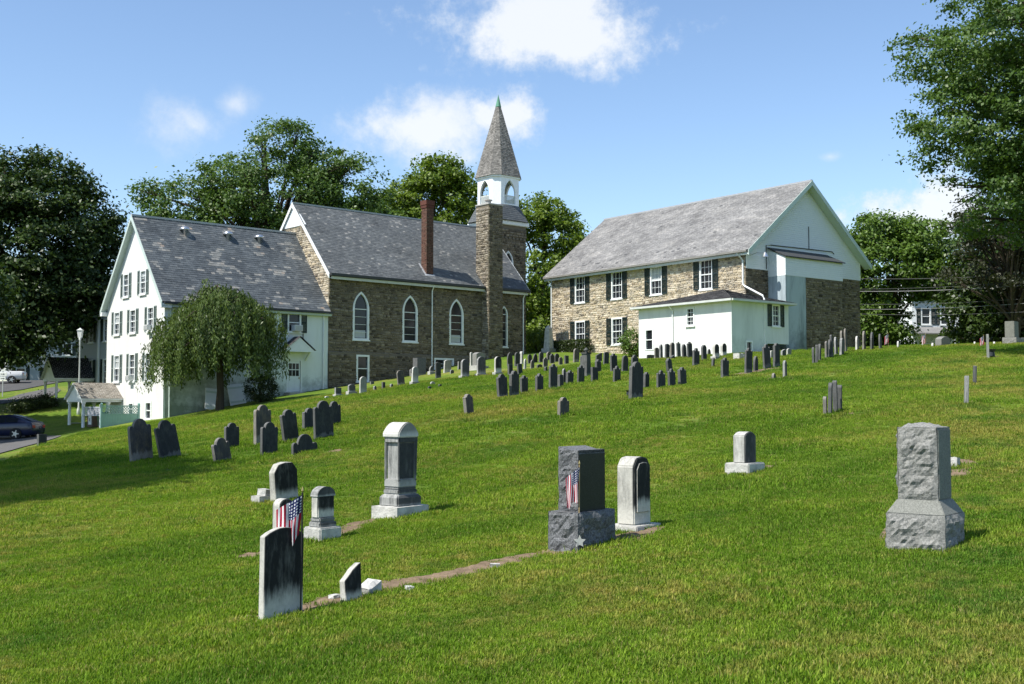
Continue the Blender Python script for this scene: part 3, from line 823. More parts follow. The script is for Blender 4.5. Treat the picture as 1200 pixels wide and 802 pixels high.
for s in (0, 1):
    y0, y1 = (-.36, 4.4) if s == 0 else (AW + .36, 4.4)
    p0, p1 = Vector((-.37, y0, rz(-.36) - .3)), Vector((-.37, y1, AK - .3))
    beam(vb, p0, p1, (.05, 0, 0), (0, 0, .29))
    beam(vb, p0 + Vector((.05, 0, .03)), p1 + Vector((.05, 0, .03)), (.32, 0, 0), (0, 0, .04))
part('rake_board', vb, 'teal_trim', A)
for q in (-.34, AW): part('eave_return', MB().box(-.36, .3, q, q + .34, rz(-.34) - .38, rz(-.34) - .12), 'white_trim', A)
part('frieze_board', MB().box(.02, AL, -.06, -.003, AE - .75, AE - .3).box(.02, AL + .1, -.30, -.06, AE - .72, AE - .58), 'teal_trim', A)
part('gutter', MB().box(-.2, AL + .1, -.47, -.36, rz(-.36) - .12, rz(-.36) - .005), 'gutter_dark', roof)
part('corner_board', MB().box(-.012, .1, -.012, .1, -1, AE - .5), 'white_trim', A)
for k, x in enumerate((2.9, 5.95, 8.25)):
    vv = MB(); c = Vector((x, 3.62, rz(3.62)))
    prof = [(.15, -.15), (.15, .22), (.33, .24), (.34, .30), (.27, .40), (.13, .46), (.02, .48)]
    vv.lathe(prof, 16)
    vv.v = [tuple(Vector(p) + c) for p in vv.v]
    part('roof_vent', vv, 'metal_silver', A, smooth=True)
part('base_plinth', MB().box(-.03, .0, -.03, AW, -1.2, .45), 'kerb_stone', A)
# far wing behind the house
RW = Face((2.6, AW, 0), (0, 1, 0), (-1, 0, 0))
r_ops = [Op(u, 3.1, .9, 1.8) for u in (1.9, 4.3, 6.7, 9.5)] + [Op(u, 6.2, .9, 1.6) for u in (1.9, 4.3, 6.7, 9.5)]
part('wing_wall', wall(RW, 0, 12.5, -.5, 8.4, r_ops), 'grey_shade_siding', A)  # white clapboard wing, tree shade put into its grey colour
for o in r_ops: window(A, RW, o, .07, 2, 2, (.42, 'shutter_green'))
part('wing_roof', MB().prism([(2.2, 0, 8.3), (9.5, 0, 8.3), (5.8, 0, 12.2)], (0, AW + .05, 0), (0, AW + 13, 0)), 'roof_deck', A)
part('wing_rear_wall', MB().box(2.62, 9.2, AW + 12.3, AW + 12.5, -.5, 8.3), 'grey_shade_siding', A)
for q in (3.1, 7.9): part('wing_corner_board', MB().box(2.5, 2.6, AW + q, AW + q + .2, -.5, 8.3), 'white_trim', A)

def porch(root, F, L, w, z0, ze, zr, mat, ncol=2):
    """small gabled porch standing out from a wall: F.U along the wall, F.N outwards"""
    mb = MB(); F.box(mb, -.02, w + .02, 0, L, ze - .22, ze)
    part('porch_beam', mb, 'white_trim', root)
    for u in (.12, w - .12):
        for k in range(ncol):
            n = L - .14 - k * (L * .62)
            c = F.p(u, n, 0); col = MB().lathe([(.14, z0), (.14, z0 + .1), (.105, z0 + .14), (.09, ze - .36), (.13, ze - .3), (.13, ze - .22)], 12)
            col.v = [(p[0] + c.x, p[1] + c.y, p[2]) for p in col.v]
            part('porch_column', col, 'white_trim', root, smooth=True)
    g = MB(); g.prism([F.p(0, 0, ze), F.p(w, 0, ze), F.p(w / 2, 0, zr - .03)], F.N * (L - .1), F.N * (L - .04)); part('porch_gable', g, 'white_trim', root)
    r = MB()
    for s in (0, 1):
        u = -.2 if s == 0 else w + .2
        a, b, c_, d_ = F.p(u, L + .12, ze - .08), F.p(u, 0, ze - .08), F.p(w / 2, L + .12, zr), F.p(w / 2, 0, zr)
        r.hexa([a, b, d_, c_], [q + Z * .07 for q in (a, b, d_, c_)])
    rr = part('porch_roof', r, 'white_trim', root)
    s_ = MB()
    for s in (0, 1):
        u = -.22 if s == 0 else w + .22
        slates(s_, F.p(u, L + .14, ze - .005), F.p(u, 0, ze - .005), F.p(w / 2, L + .14, zr + .08), F.p(w / 2, 0, zr + .08), .14, .3, .01, 5)
    part('porch_shingles', s_, mat, rr, kind='stuff')
    part('porch_rail', MB().tube([F.p(w - .12, .1, z0 + .95), F.p(w - .12, L - .2, z0 + .95)], .025, 6), 'metal_grey', root)

porch(A, Face((0, 6.15, 0), (0, 1, 0), (-1, 0, 0)), 2.55, 2.6, -.5, 2.02, 2.95, 'tan_shingle')
porch(A, Face((2.6, 17.6, 0), (0, 1, 0), (-1, 0, 0)), 2.8, 2.5, .5, 3.55, 5.0, 'asphalt_shingle')
wd = MB(); RW.box(wd, 9.9, 10.9, .01, .06, 1.0, 3.2); d = part('wing_door', wd, 'door_white', A)
gm = MB(); RW.box(gm, 10.0, 10.35, .06, .07, 2.0, 3.0); RW.box(gm, 10.45, 10.8, .06, .07, 2.0, 3.0); part('pane', gm, 'glass_dark', d)

# ================================================================== the stone church
CA = Vector((AO[0] + 11.5 * math.cos(AR), AO[1] + 11.5 * math.sin(AR), 0))
C = thing('stone_church', 'grey stone church with slate roof, pointed windows and a white belfry with a tall spire', 'church', CA, AR)
CW, CL, CE, CK = 9.2, 17.55, 10.75, 15.78; CT = (CK - CE) / 4.6
ctop = lambda u: CE + CT * min(u, CW - u) - .06
c_ops = [Op(x, 6.06, 1.24, 3.25, True) for x in (2.58, 6.72, 10.9)] + [Op(15.5, 6.0, .62, 3.05, True), Op(2.7, 3.2, .96, 1.78), Op(9.7, 4.22, 1.7, .72)]
part('long_wall', wall(FF, 0, CL, 0, CE - .25, c_ops), 'mortar_church', C)
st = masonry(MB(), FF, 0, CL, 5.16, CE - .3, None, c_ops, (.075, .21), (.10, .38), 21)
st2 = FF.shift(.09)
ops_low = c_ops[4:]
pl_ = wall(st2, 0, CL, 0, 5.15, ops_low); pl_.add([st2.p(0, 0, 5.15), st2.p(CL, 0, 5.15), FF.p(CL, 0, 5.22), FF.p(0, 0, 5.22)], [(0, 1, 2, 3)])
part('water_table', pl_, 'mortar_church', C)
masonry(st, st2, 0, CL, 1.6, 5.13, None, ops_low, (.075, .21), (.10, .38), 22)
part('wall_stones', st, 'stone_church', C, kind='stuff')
for i, o in enumerate(c_ops):
    if o.arch: window(C, FF, o, .1 if i < 3 else .07, 4, 1, blind=0)
    else: window(C, st2, o, .08, 2 if i == 4 else 1, 1 if i == 4 else 2)
# lighter sashes seen in the arched windows
for x in (2.58, 10.9):
    sb = MB(); FF.box(sb, x - .42, x + .42, -.079, -.07, 6.2, 6.72); part('lower_sash', sb, 'window_blind', C)
# gable end above the white house
GE = Face((0, 0, 0), (0, 1, 0), (-1, 0, 0))
part('gable_end', wall(GE, 0, CW, 0, ctop, (), (4.6,)), 'mortar_hall', C)
gs = masonry(MB(), GE, 0, CW, 5.0, 14.1, ctop, (), (.075, .21), (.10, .38), 23)
part('gable_stones', gs, 'stone_tan', C, kind='stuff')  # same church stone; sunlight on this gable put into the lighter tan
gw = MB(); y0 = (14.1 - CE) / CT
gw.prism([(-.001, y0 - .12, 14.08), (-.001, CW - y0 + .12, 14.08), (-.001, 4.6, CK - .05)], (-.09, 0, 0), (-.003, 0, 0)); part('gable_boards', gw, 'white_siding', C)
EE = Face((CL, 0, 0), (0, 1, 0), (1, 0, 0))
part('far_gable', wall(EE, 0, CW, 0, ctop, (), (4.6,)), 'mortar_church', C)
part('far_gable_stones', masonry(MB(), EE, 0, CW, 3., 15.4, ctop, (), (.075, .21), (.10, .38), 24), 'stone_church', C, kind='stuff')
part('rear_wall', MB().add([(0, CW, 0), (CL, CW, 0), (CL, CW, CE), (0, CW, CE)], [(0, 1, 2, 3)]), 'mortar_church', C)
cz = lambda y: CE + CT * y
rd = MB()
for s in (0, 1):
    y0, y1 = (-.36, 4.6) if s == 0 else (CW + .36, 4.603)
    rd.hexa([(-.16, y0, cz(-.36) - .14), (CL + .3, y0, cz(-.36) - .14), (CL + .3, y1, CK - .14), (-.16, y1, CK - .14)], [(-.16, y0, cz(-.36)), (CL + .3, y0, cz(-.36)), (CL + .3, y1, CK), (-.16, y1, CK)])
roof = part('roof', rd, 'roof_deck', C)
sl = slates(MB(), (-.17, -.3, cz(-.3) + .012), (CL + .31, -.3, cz(-.3) + .012), (-.17, 4.6, CK + .01), (CL + .31, 4.6, CK + .01), .17, .24, .013, 31,
            lambda u, r, rng: rng.uniform(.9, 1) if rng.random() < .035 + .10 * max(0, mnoise.noise(Vector((u * .4, r * .2, 1)))) else rng.uniform(0, .8))
slates(sl, (CL + .31, CW + .36, cz(-.36) + .012), (-.17, CW + .36, cz(-.36) + .012), (CL + .31, 4.6, CK + .01), (-.17, 4.6, CK + .01), .17, .24, .013, 32)
part('slates', sl, 'slate_grey', roof, kind='stuff')
part('gutter', MB().box(-.12, CL + .25, -.52, -.37, cz(-.36) - .1, cz(-.36) + .06).box(-.1, CL + .25, -.37, -.30, cz(-.36) + .0, cz(-.36) + .085), 'gutter_dark', roof)
part('fascia_board', MB().box(0, CL + .1, -.36, -.30, cz(-.36) - .32, cz(-.36) - .145).box(0, CL, -.30, -.07, CE - .66, CE - .6), 'fascia', C)
vb = MB()
for s in (0, 1):
    y0 = -.36 if s == 0 else CW + .36
    beam(vb, (-.21, y0, cz(-.36) - .3), (-.21, 4.6, CK - .3), (.05, 0, 0), (0, 0, .31)); beam(vb, (CL + .30, y0, cz(-.36) - .24), (CL + .30, 4.6, CK - .24), (.05, 0, 0), (0, 0, .25))
part('rake_board', vb, 'white_trim', C)
part('ridge_cap', beam(MB(), (-.17, 4.5, CK - .05), (CL, 4.5, CK - .05), (0, .2, 0), (0, 0, .11)), 'metal_grey', roof)
pipe(C, [(8.58, -.14, 4.0), (8.58, -.14, 9.8), (8.58, -.4, 10.15)])
pipe(C, [(17.35, -.14, 4.5), (17.35, -.14, 9.8), (17.35, -.4, 10.15)])
# stone chimney stack beside the wall
SX0, SX1, SY0, SY1, SZ = 13.36, 14.74, -.73, .72, 16.55
part('chimney_stack', MB().box(SX0, SX1, SY0, SY1, 1, SZ), 'mortar_church', C)
ss = MB()
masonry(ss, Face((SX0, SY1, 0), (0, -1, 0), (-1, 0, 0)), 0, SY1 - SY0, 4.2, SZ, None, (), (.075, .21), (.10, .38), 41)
part('stack_stones', ss, 'stone_pier_lit', C, kind='stuff')
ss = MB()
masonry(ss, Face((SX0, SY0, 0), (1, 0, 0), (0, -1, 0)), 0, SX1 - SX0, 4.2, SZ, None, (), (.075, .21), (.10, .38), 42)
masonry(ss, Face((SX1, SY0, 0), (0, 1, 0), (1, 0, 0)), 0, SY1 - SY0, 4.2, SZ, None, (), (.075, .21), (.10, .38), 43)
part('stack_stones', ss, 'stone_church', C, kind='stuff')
part('stack_cap', MB().box(SX0 - .06, SX1 + .06, SY0 - .06, SY1 + .06, SZ, SZ + .12), 'kerb_stone', C, bevel=.02)
part('flue_pot', MB().lathe([(.22, SZ + .12), (.22, SZ + .4), (.3, SZ + .42), (.3, SZ + .5), (.1, SZ + .52)], 12, 13.95, 0.), 'kerb_stone', C)
# brick chimney
BX0, BX1, BY0, BY1, BZ = 8.32, 8.94, .22, .84, 16.4
part('brick_chimney', MB().box(BX0, BX1, BY0, BY1, 10.0, BZ), 'mortar_church', C)
bb = MB()
for F_, L_ in ((Face((BX0, BY1, 0), (0, -1, 0), (-1, 0, 0)), BY1 - BY0), (Face((BX0, BY0, 0), (1, 0, 0), (0, -1, 0)), BX1 - BX0), (Face((BX1, BY0, 0), (0, 1, 0), (1, 0, 0)), BY1 - BY0)):
    masonry(bb, F_, 0, L_, 10.4, BZ, None, (), (.075, .0751), (.2, .21), 44, .008, .012)
    F2 = F_.shift(.05)
    F2.box(bb, -.05, L_ + .05, -.02, .0, BZ - .55, BZ - .34, .4); F2.box(bb, -.05, L_ + .05, -.02, .03, BZ - .33, BZ, .6)
part('bricks', bb, 'brick_red', C, kind='stuff')
part('flashing', beam(MB(), (BX0 - .1, .12, cz(.12) + .02), (BX1 + .1, .12, cz(.12) + .02), (0, .12, .13), (0, 0, .02)).hexa(
    [(BX0 - .16, .1, cz(.1) + .02), (BX0, .1, cz(.1) + .02), (BX0, 1.0, cz(1.) + .02), (BX0 - .16, 1.0, cz(1.) + .02)], [(BX0 - .16, .1, cz(.1) + .035), (BX0, .1, cz(.1) + .035), (BX0, 1.0, cz(1.) + .035), (BX0 - .16, 1.0, cz(1.) + .035)]), 'metal_grey', C)
# tower, belfry, spire
TX, TY, TH = 18.86, 4.6, 1.58
tf = [Face((TX - TH, TY + TH, 0), (0, -1, 0), (-1, 0, 0)), Face((TX - TH, TY - TH, 0), (1, 0, 0), (0, -1, 0)), Face((TX + TH, TY - TH, 0), (0, 1, 0), (1, 0, 0)), Face((TX + TH, TY + TH, 0), (-1, 0, 0), (0, 1, 0))]
tw = MB(); ts = MB(); t_op = Op(1.28, 11.75, .95, 2.1, True)
for i, F_ in enumerate(tf):
    o = [t_op] if i == 1 else []
    w_ = wall(F_, 0, 2 * TH, 2, 16.0, o); tw.add(w_.v, w_.f)
    masonry(ts, F_, 0, 2 * TH, 4, 15.0, None, o, (.075, .21), (.10, .38), 50 + i)
    masonry(ts, F_.shift(.07), 0, 2 * TH, 15.05, 15.95, None, (), (.14, .26), (.2, .55), 60 + i)
part('tower_wall', tw, 'mortar_church', C); part('tower_stones', ts, 'stone_church', C, kind='stuff')
co = MB()
for F_ in tf:
    for k in range(8): F_.box(co, .1 + k * .39, .1 + k * .39 + .2, .02, .11, 14.85, 15.03, .7)
part('corbel_table', co, 'stone_church', C, kind='stuff')
window(C, tf[1], t_op, .09, 2, 2)
part('tower_cornice', MB().box(TX - TH - .22, TX + TH + .22, TY - TH - .22, TY + TH + .22, 15.98, 16.32), 'white_trim', C, bevel=.05)
def octa(h, c): return [(-h, -h + c), (-h + c, -h), (h - c, -h), (h, -h + c), (h, h - c), (h - c, h), (-h + c, h), (-h, h - c)]
lo, hi = [(TX + x, TY + y, 16.34) for x, y in octa(TH + .42, .55)], [(TX + x, TY + y, 17.62) for x, y in octa(1.47, .5)]
sk = MB(); sk.prism([(x, y, 0) for x, y, _ in lo], (0, 0, 16.32), (0, 0, 16.338)); core = MB()
for i in range(8):
    j = (i + 1) % 8; core.add([lo[i], lo[j], hi[j], hi[i]], [(0, 1, 2, 3)]); slates(sk, lo[i], lo[j], hi[i], hi[j], .17, .22, .014, 70 + i, lambda u, r, rng: rng.uniform(0, .55))
cs = part('skirt_roof', core, 'roof_deck', C); part('skirt_slates', sk, 'slate_grey', cs, kind='stuff')
bw = MB(); bh, bc = 1.42, .5; z0b, z1b = 17.5, 19.95
pts = octa(bh, bc)
for i in range(8):
    p, q = Vector((*pts[i], 0)), Vector((*pts[(i + 1) % 8], 0)); U = (q - p); L_ = U.length; Nn = Vector((U.y, -U.x, 0)).normalized()
    F_ = Face(Vector((TX, TY, 0)) + p, U, Nn)
    if L_ > 1.2:
        o = Op(L_ / 2, 17.72, 1.16, 1.95, True); w_ = wall(F_, 0, L_, z0b, z1b, [o], reveal=.14); bw.add(w_.v, w_.f)
        fr = MB(); oo, ii = o.outline(.07), o.outline(-.0)
        for a in range(len(oo)):
            b_ = (a + 1) % len(oo); fr.hexa([F_.p(*x) for x in ((oo[a][0], .0, oo[a][1]), (oo[b_][0], .0, oo[b_][1]), (ii[b_][0], .0, ii[b_][1]), (ii[a][0], .0, ii[a][1]))], [F_.p(*x) for x in ((oo[a][0], .03, oo[a][1]), (oo[b_][0], .03, oo[b_][1]), (ii[b_][0], .03, ii[b_][1]), (ii[a][0], .03, ii[a][1]))])
        arch = part('belfry_arch', fr, 'belfry_white', C)
        rl = MB(); F_.box(rl, o.u0, o.u1, -.1, -.05, 18.36, 18.44); F_.box(rl, o.u0, o.u1, -.1, -.05, 17.74, 17.8)
        for k in range(9): F_.box(rl, o.u0 + .03 + k * .128, o.u0 + .10 + k * .128, -.095, -.055, 17.8, 18.36)
        part('railing', rl, 'fascia', arch)
    else:
        w_ = wall(F_, 0, L_, z0b, z1b); bw.add(w_.v, w_.f)
part('belfry', bw, 'belfry_white', C)
part('belfry_floor', MB().prism([(TX + x, TY + y, 0) for x, y in octa(bh - .02, bc)], (0, 0, 17.6), (0, 0, 17.7)).prism([(TX + x, TY + y, 0) for x, y in octa(bh - .02, bc)], (0, 0, 19.7), (0, 0, 19.8)), 'fascia', C)
part('bell', MB().lathe([(.02, 19.2), (.16, 19.15), (.22, 18.9), (.28, 18.6), (.4, 18.4)], 16, TX, TY), 'brass', C, smooth=True)
part('belfry_cornice', MB().prism([(TX + x, TY + y, 0) for x, y in octa(bh + .10, bc)], (0, 0, 19.86), (0, 0, 20.0)), 'belfry_white', C)
sp = MB(); lo = [Vector((TX + x, TY + y, 19.98)) for x, y in octa(1.62, .62)]; hi = [Vector((TX + x, TY + y, 26.0)) for x, y in octa(.15, .06)]
core = MB(); core.add([*lo], [tuple(range(7, -1, -1))])
for i in range(8):
    j = (i + 1) % 8; core.add([lo[i], lo[j], hi[j], hi[i]], [(0, 1, 2, 3)])
    slates(sp, lo[i], lo[j], hi[i], hi[j], .14, .17, .016, 80 + i)
spo = part('spire', core, 'roof_deck', C); part('shingles', sp, 'spire_shingle', spo, kind='stuff')
cp = MB(); lo = [Vector((TX + x, TY + y, 25.9)) for x, y in octa(.21, .08)]; cp.add(lo + [Vector((TX, TY, 26.95))], [(i, (i + 1) % 8, 8) for i in range(8)] + [tuple(range(7, -1, -1))]); part('copper_cap', cp, 'copper_green', spo)

# ================================================================== the tan stone hall
BO = (15.36, 75.0); BR = R(37.8)
B = thing('stone_hall', 'long tan stone hall with dark shutters, weathered slate roof and a white boarded gable', 'building', (BO[0], BO[1], 0), BR)
BW, BL, BE, BK = 12.5, 19.9, 12.12, 17.1; BT = (BK - BE) / (BW / 2)
HF = Face((0, 0, 0), (0, 1, 0), (-1, 0, 0)); HG = Face((0, 0, 0), (1, 0, 0), (0, -1, 0))
h_ops = [Op(y, 9.5, 1.12, 2.02) for y in (16.45, 12.3, 8.2, 3.42)] + [Op(y, 6.1, 1.12, 1.95) for y in (16.45, 12.3)]
part('front_wall', wall(HF, 0, BL, 2, BE - .15, h_ops), 'mortar_hall', B)
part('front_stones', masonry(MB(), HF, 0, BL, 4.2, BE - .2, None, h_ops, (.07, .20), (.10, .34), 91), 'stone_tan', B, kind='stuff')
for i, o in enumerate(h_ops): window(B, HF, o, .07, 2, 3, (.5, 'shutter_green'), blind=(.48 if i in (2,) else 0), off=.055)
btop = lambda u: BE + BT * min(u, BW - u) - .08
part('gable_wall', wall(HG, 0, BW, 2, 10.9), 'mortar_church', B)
part('gable_stones', masonry(MB(), HG, 0, BW, 4, 10.85, None, (), (.075, .21), (.10, .38), 92), 'stone_church', B, kind='stuff')  # hall gable and bay: shade put into the colour with the darker stone
sd = MB(); GS = HG.shift(.07)
sdw = wall(GS, 0, BW, 10.62, btop, (), (BW / 2,)); sdw.add([GS.p(0, 0, 10.62), GS.p(BW, 0, 10.62), HG.p(BW, 0, 10.62), HG.p(0, 0, 10.62)], [(0, 1, 2, 3)])
part('gable_boards', sdw, 'white_siding', B)
part('corner_board', MB().box(0.0, .14, -.085, -.072, 10.62, BE - .2).box(BW - .14, BW, -.085, -.072, 10.62, BE - .2), 'white_trim', B)
part('end_wall', MB().add([(0, BL, 2), (BW, BL, 2), (BW, BL, BE), (BW / 2, BL, BK - .1), (0, BL, BE)], [(0, 1, 2, 3, 4)]), 'mortar_hall', B)
part('rear_wall', MB().add([(BW, 0, 2), (BW, BL, 2), (BW, BL, BE), (BW, 0, BE)], [(0, 1, 2, 3)]), 'mortar_hall', B)
bz = lambda x: BE + BT * x
G0, G1 = -.7, BL + .55
rd = MB()
for s in (0, 1):
    x0, x1 = (-.45, BW / 2) if s == 0 else (BW + .45, BW / 2 + .003)
    rd.hexa([(x0, G0, bz(-.45) - .15), (x0, G1, bz(-.45) - .15), (x1, G1, BK - .15), (x1, G0, BK - .15)], [(x0, G0, bz(-.45)), (x0, G1, bz(-.45)), (x1, G1, BK), (x1, G0, BK)])
roof = part('roof', rd, 'roof_deck', B)
sl = slates(MB(), (-.47, G0, bz(-.47) + .012), (-.47, G1, bz(-.47) + .012), (BW / 2, G0, BK + .01), (BW / 2, G1, BK + .01), .19, .26, .017, 95,
            lambda u, r, rng: 1.0 if rng.random() < (.05 if r in (4, 5, 6, 7) else .006) else min(.95, max(0, .45 + .45 * mnoise.noise(Vector((u * .5, r * .35, 2))) + rng.uniform(-.24, .24))))
slates(sl, (BW + .47, G1, bz(-.47) + .012), (BW + .47, G0, bz(-.47) + .012), (BW / 2, G1, BK + .01), (BW / 2, G0, BK + .01), .19, .26, .017, 96)
part('slates', sl, 'slate_weathered', roof, kind='stuff')
part('ridge_cap', beam(MB(), (BW / 2 - .12, G0, BK - .06), (BW / 2 - .12, G1, BK - .06), (.24, 0, 0), (0, 0, .12)), 'metal_grey', roof)
vb = MB()
for s in (0, 1):
    x0 = -.47 if s == 0 else BW + .47
    beam(vb, (x0, G0 - .04, bz(-.47) - .34), (BW / 2, G0 - .04, BK - .34), (0, .05, 0), (0, 0, .35)); beam(vb, (x0, G0 + .01, bz(-.47) - .3), (BW / 2, G0 + .01, BK - .3), (0, -G0 - .1, 0), (0, 0, .05))
part('rake_board', vb, 'teal_trim', B)
part('fascia_board', MB().box(-.44, -.39, -.6, BL + .4, bz(-.45) - .33, bz(-.45) - .155).box(-.39, -.002, 0, BL, bz(-.45) - .3, bz(-.45) - .24), 'fascia', B)
part('gutter', MB().box(-.58, -.47, -.6, BL + .4, bz(-.45) - .14, bz(-.45) - .01), 'gutter_brown', roof)
pipe(B, [(-.5, .25, 11.6), (-.08, .12, 11.15), (-.08, .12, 9.55), (-.12, -.1, 9.4), (-1.2, -2.45, 8.55), (-1.25, -2.62, 8.3), (-1.25, -2.6, 4.2)], 'white_trim', .06)
pipe(B, [(-.5, BL, 11.6), (-.08, BL - .05, 11.1), (-.08, BL - .05, 5)], 'white_trim', .05)
# bay standing out of the gable, with its lean-to roof
X0, X1, Y1 = 2.32, 8.42, -1.45
bw = MB(); BS = Face((X0, Y1, 0), (1, 0, 0), (0, -1, 0)); BLf = Face((X0, 0, 0), (0, -1, 0), (-1, 0, 0)); BRt = Face((X1, Y1, 0), (0, 1, 0), (1, 0, 0))
w_ = wall(BS, 2.05, X1 - X0, 2, 10.2); part('bay_wall', w_, 'mortar_church', B)
part('bay_stones', masonry(MB(), BS, 2.1, X1 - X0, 4, 10.18, None, (), (.075, .21), (.10, .38), 93), 'stone_church', B, kind='stuff')
ww = wall(BS.shift(.03), -.03, 2.08, 2, 10.2); w2 = wall(BLf.shift(.03), 0, 1.48, 2, 10.2); ww.add(w2.v, w2.f); ww.add([BS.p(2.08, .03, 2), BS.p(2.08, .03, 10.2), BS.p(2.08, -.02, 10.2), BS.p(2.08, -.02, 2)], [(0, 1, 2, 3)])
part('bay_whitewash', ww, 'whitewash', B)
bs = MB(); bs.prism([(X0 - .04, .0, 10.18), (X0 - .04, Y1 - .05, 10.18), (X0 - .04, Y1 - .05, 11.42), (X0 - .04, 0, 12.05)], (0, 0, 0), (X1 - X0 + .08, 0, 0)); part('bay_boards', bs, 'white_siding', B)
br_ = MB(); br_.hexa([(X0 - .15, Y1 - .2, 11.40), (X1 + .15, Y1 - .2, 11.40), (X1 + .15, -.09, 12.10), (X0 - .15, -.09, 12.10)], [(X0 - .15, Y1 - .2, 11.47), (X1 + .15, Y1 - .2, 11.47), (X1 + .15, -.09, 12.18), (X0 - .15, -.09, 12.18)]); part('bay_roof', br_, 'gutter_dark', B)
w_ = wall(BRt, 0, 1.45, 2, 10.2); part('bay_side', w_, 'mortar_church', B)
pipe(B, [(2.05, -.1, 10.7), (2.05, -.1, 12.3), (2.6, -.1, 12.36), (9.2, -.1, 12.45), (9.4, -.1, 12.3)], 'gutter_dark', .03, 'conduit')
pipe(B, [(6.6, -.1, 14.0), (6.6, -.1, 12.45)], 'gutter_dark', .025, 'conduit')
fl = part('flood_lamp', MB().tube([(.55, -.1, 11.55), (.55, -.55, 11.62), (.95, -.85, 11.62)], .03, 8).lathe([(.05, 11.66), (.16, 11.5), (.2, 11.36), (.18, 11.34)], 12, 1.0, -.88), 'metal_silver', B)
# white annex on the corner
QX, QY, AE2 = -4.35, -2.62, 8.15
NF = Face((QX, 0, 0), (0, 1, 0), (-1, 0, 0)); NS = Face((0, QY, 0), (1, 0, 0), (0, -1, 0))
n_ops = [Op(4.55, 5.25, .72, 1.38), Op(.82, 6.68, .62, 1.12)]
part('annex_front', wall(NF, QY, 5.55, 2, AE2, n_ops), 'annex_render', B)
for o in n_ops: window(B, NF, o, .06, 2, 1 if o.z0 < 6 else 2, sill=o.z0 > 6)
s_ops = [Op(-.15, 6.62, .7, 1.36), Op(-2.75, 4.75, .55, .82)]
aw = wall(NS, QX, -1.0, 2, AE2, s_ops[1:]); a2 = wall(NS, -1.0, 1.12, 5.5, AE2, s_ops[:1]); aw.add(a2.v, a2.f)
aw.add([(1.12, QY, 5.5), (1.12, 0, 5.5), (1.12, 0, AE2), (1.12, QY, AE2)], [(0, 1, 2, 3)]); aw.add([(-1, QY, 5.5), (1.12, QY, 5.5), (1.12, 0, 5.5), (-1, 0, 5.5)], [(0, 1, 2, 3)]); aw.add([(-1, QY, 2), (-1, 0, 2), (-1, 0, 5.5), (-1, QY, 5.5)], [(0, 1, 2, 3)])
part('annex_side', aw, 'annex_render_side', B)
part('annex_end', MB().add([(QX, 5.55, 2), (0, 5.55, 2), (0, 5.55, AE2), (QX, 5.55, AE2)], [(0, 1, 2, 3)]), 'annex_render', B)
window(B, NS, s_ops[0], .06, 2, 2, (.4, 'shutter_green')); window(B, NS, s_ops[1], .05, 1, 1, sill=False)
e = .36; El, Qc, Er, K = Vector((QX - e, 5.55 + e, AE2)), Vector((QX - e, QY - e, AE2)), Vector((1.45, QY - e, AE2)), Vector((0, 1.9, 9.36))
ar = MB(); ar.prism([El, Qc, Er, Vector((1.45, 0, AE2)), Vector((0, 0, AE2)), Vector((0, 5.55 + e, AE2))], (0, 0, -.14), (0, 0, 0.0))
ar.add([El, Qc, K], [(0, 1, 2)]); ar.add([Qc, Er, K], [(0, 1, 2)]); ar.add([El, K, Vector((0, 5.55 + e, AE2))], [(0, 1, 2)]); ar.add([Er, Vector((1.45, 0, AE2)), K], [(0, 1, 2)])
aro = part('annex_roof', ar, 'fascia', B)
sm = slates(MB(), El + Z * .015, Qc + Z * .015, K, K, .15, .3, .012, 97); slates(sm, Qc + Z * .015, Er + Z * .015, K, K, .15, .3, .012, 98)
part('annex_shingles', sm, 'asphalt_shingle', aro, kind='stuff')
part('annex_gutter', MB().box(QX - e - .1, QX - e, QY - e, 5.55 + e, AE2 - .13, AE2 + .0).box(QX - e, 1.45, QY - e - .1, QY - e, AE2 - .13, AE2), 'fascia', aro)
pipe(B, [(QX - e - .05, 2.35, 8.02), (QX - .06, 2.35, 7.75), (QX - .06, 2.35, 4)], 'white_trim', .045)

# ================================================================== trees
def unit(v): return v / np.maximum(np.linalg.norm(v, axis=-1, keepdims=True), 1e-9)

def leaf_quads(rng, cen, nor, size, aspect=.6, droop=0.):
    n = len(cen)
    tdir = unit(np.cross(nor, rng.normal(size=(n, 3))))
    if droop: tdir = unit(tdir * (1 - droop) + np.array([0, 0, -1.]) * droop)
    b = unit(np.cross(nor, tdir))
    L = (size * rng.uniform(.65, 1.35, n))[:, None]; w = L * aspect
    fold = nor * L * .12
    return np.stack([cen - tdir * L * .5, cen + b * w * .5 + fold, cen + tdir * L * .5, cen - b * w * .5 + fold], 1)

def crown_points(rng, lobes, clumps, per, cr, flat=.6, shell=.5, drop=.0):
    lobes = np.array(lobes, float)
    wt = (lobes[:, 3] * lobes[:, 4] * lobes[:, 5]) ** .72; wt /= wt.sum()
    k = rng.choice(len(lobes), clumps, p=wt)
    d = unit(rng.normal(size=(clumps, 3)))
    r = shell + (1 - shell) * rng.random(clumps) ** .55
    cc = lobes[k, :3] + d * lobes[k, 3:] * r[:, None]
    size = cr * rng.uniform(.55, 1.35, clumps)
    m = clumps * per; idx = np.repeat(np.arange(clumps), per)
    off = rng.normal(size=(m, 3)) * np.array([1, 1, flat]) * size[idx][:, None] * .55
    P = cc[idx] + off
    up = np.tile([0, 0, 1.], (m, 1))
    N = unit(d[idx] * .45 + up * .55 + rng.normal(size=(m, 3)) * .55)
    ct = rng.random(clumps)
    return P, N, .45 * ct[idx] + .55 * rng.random(m), cc

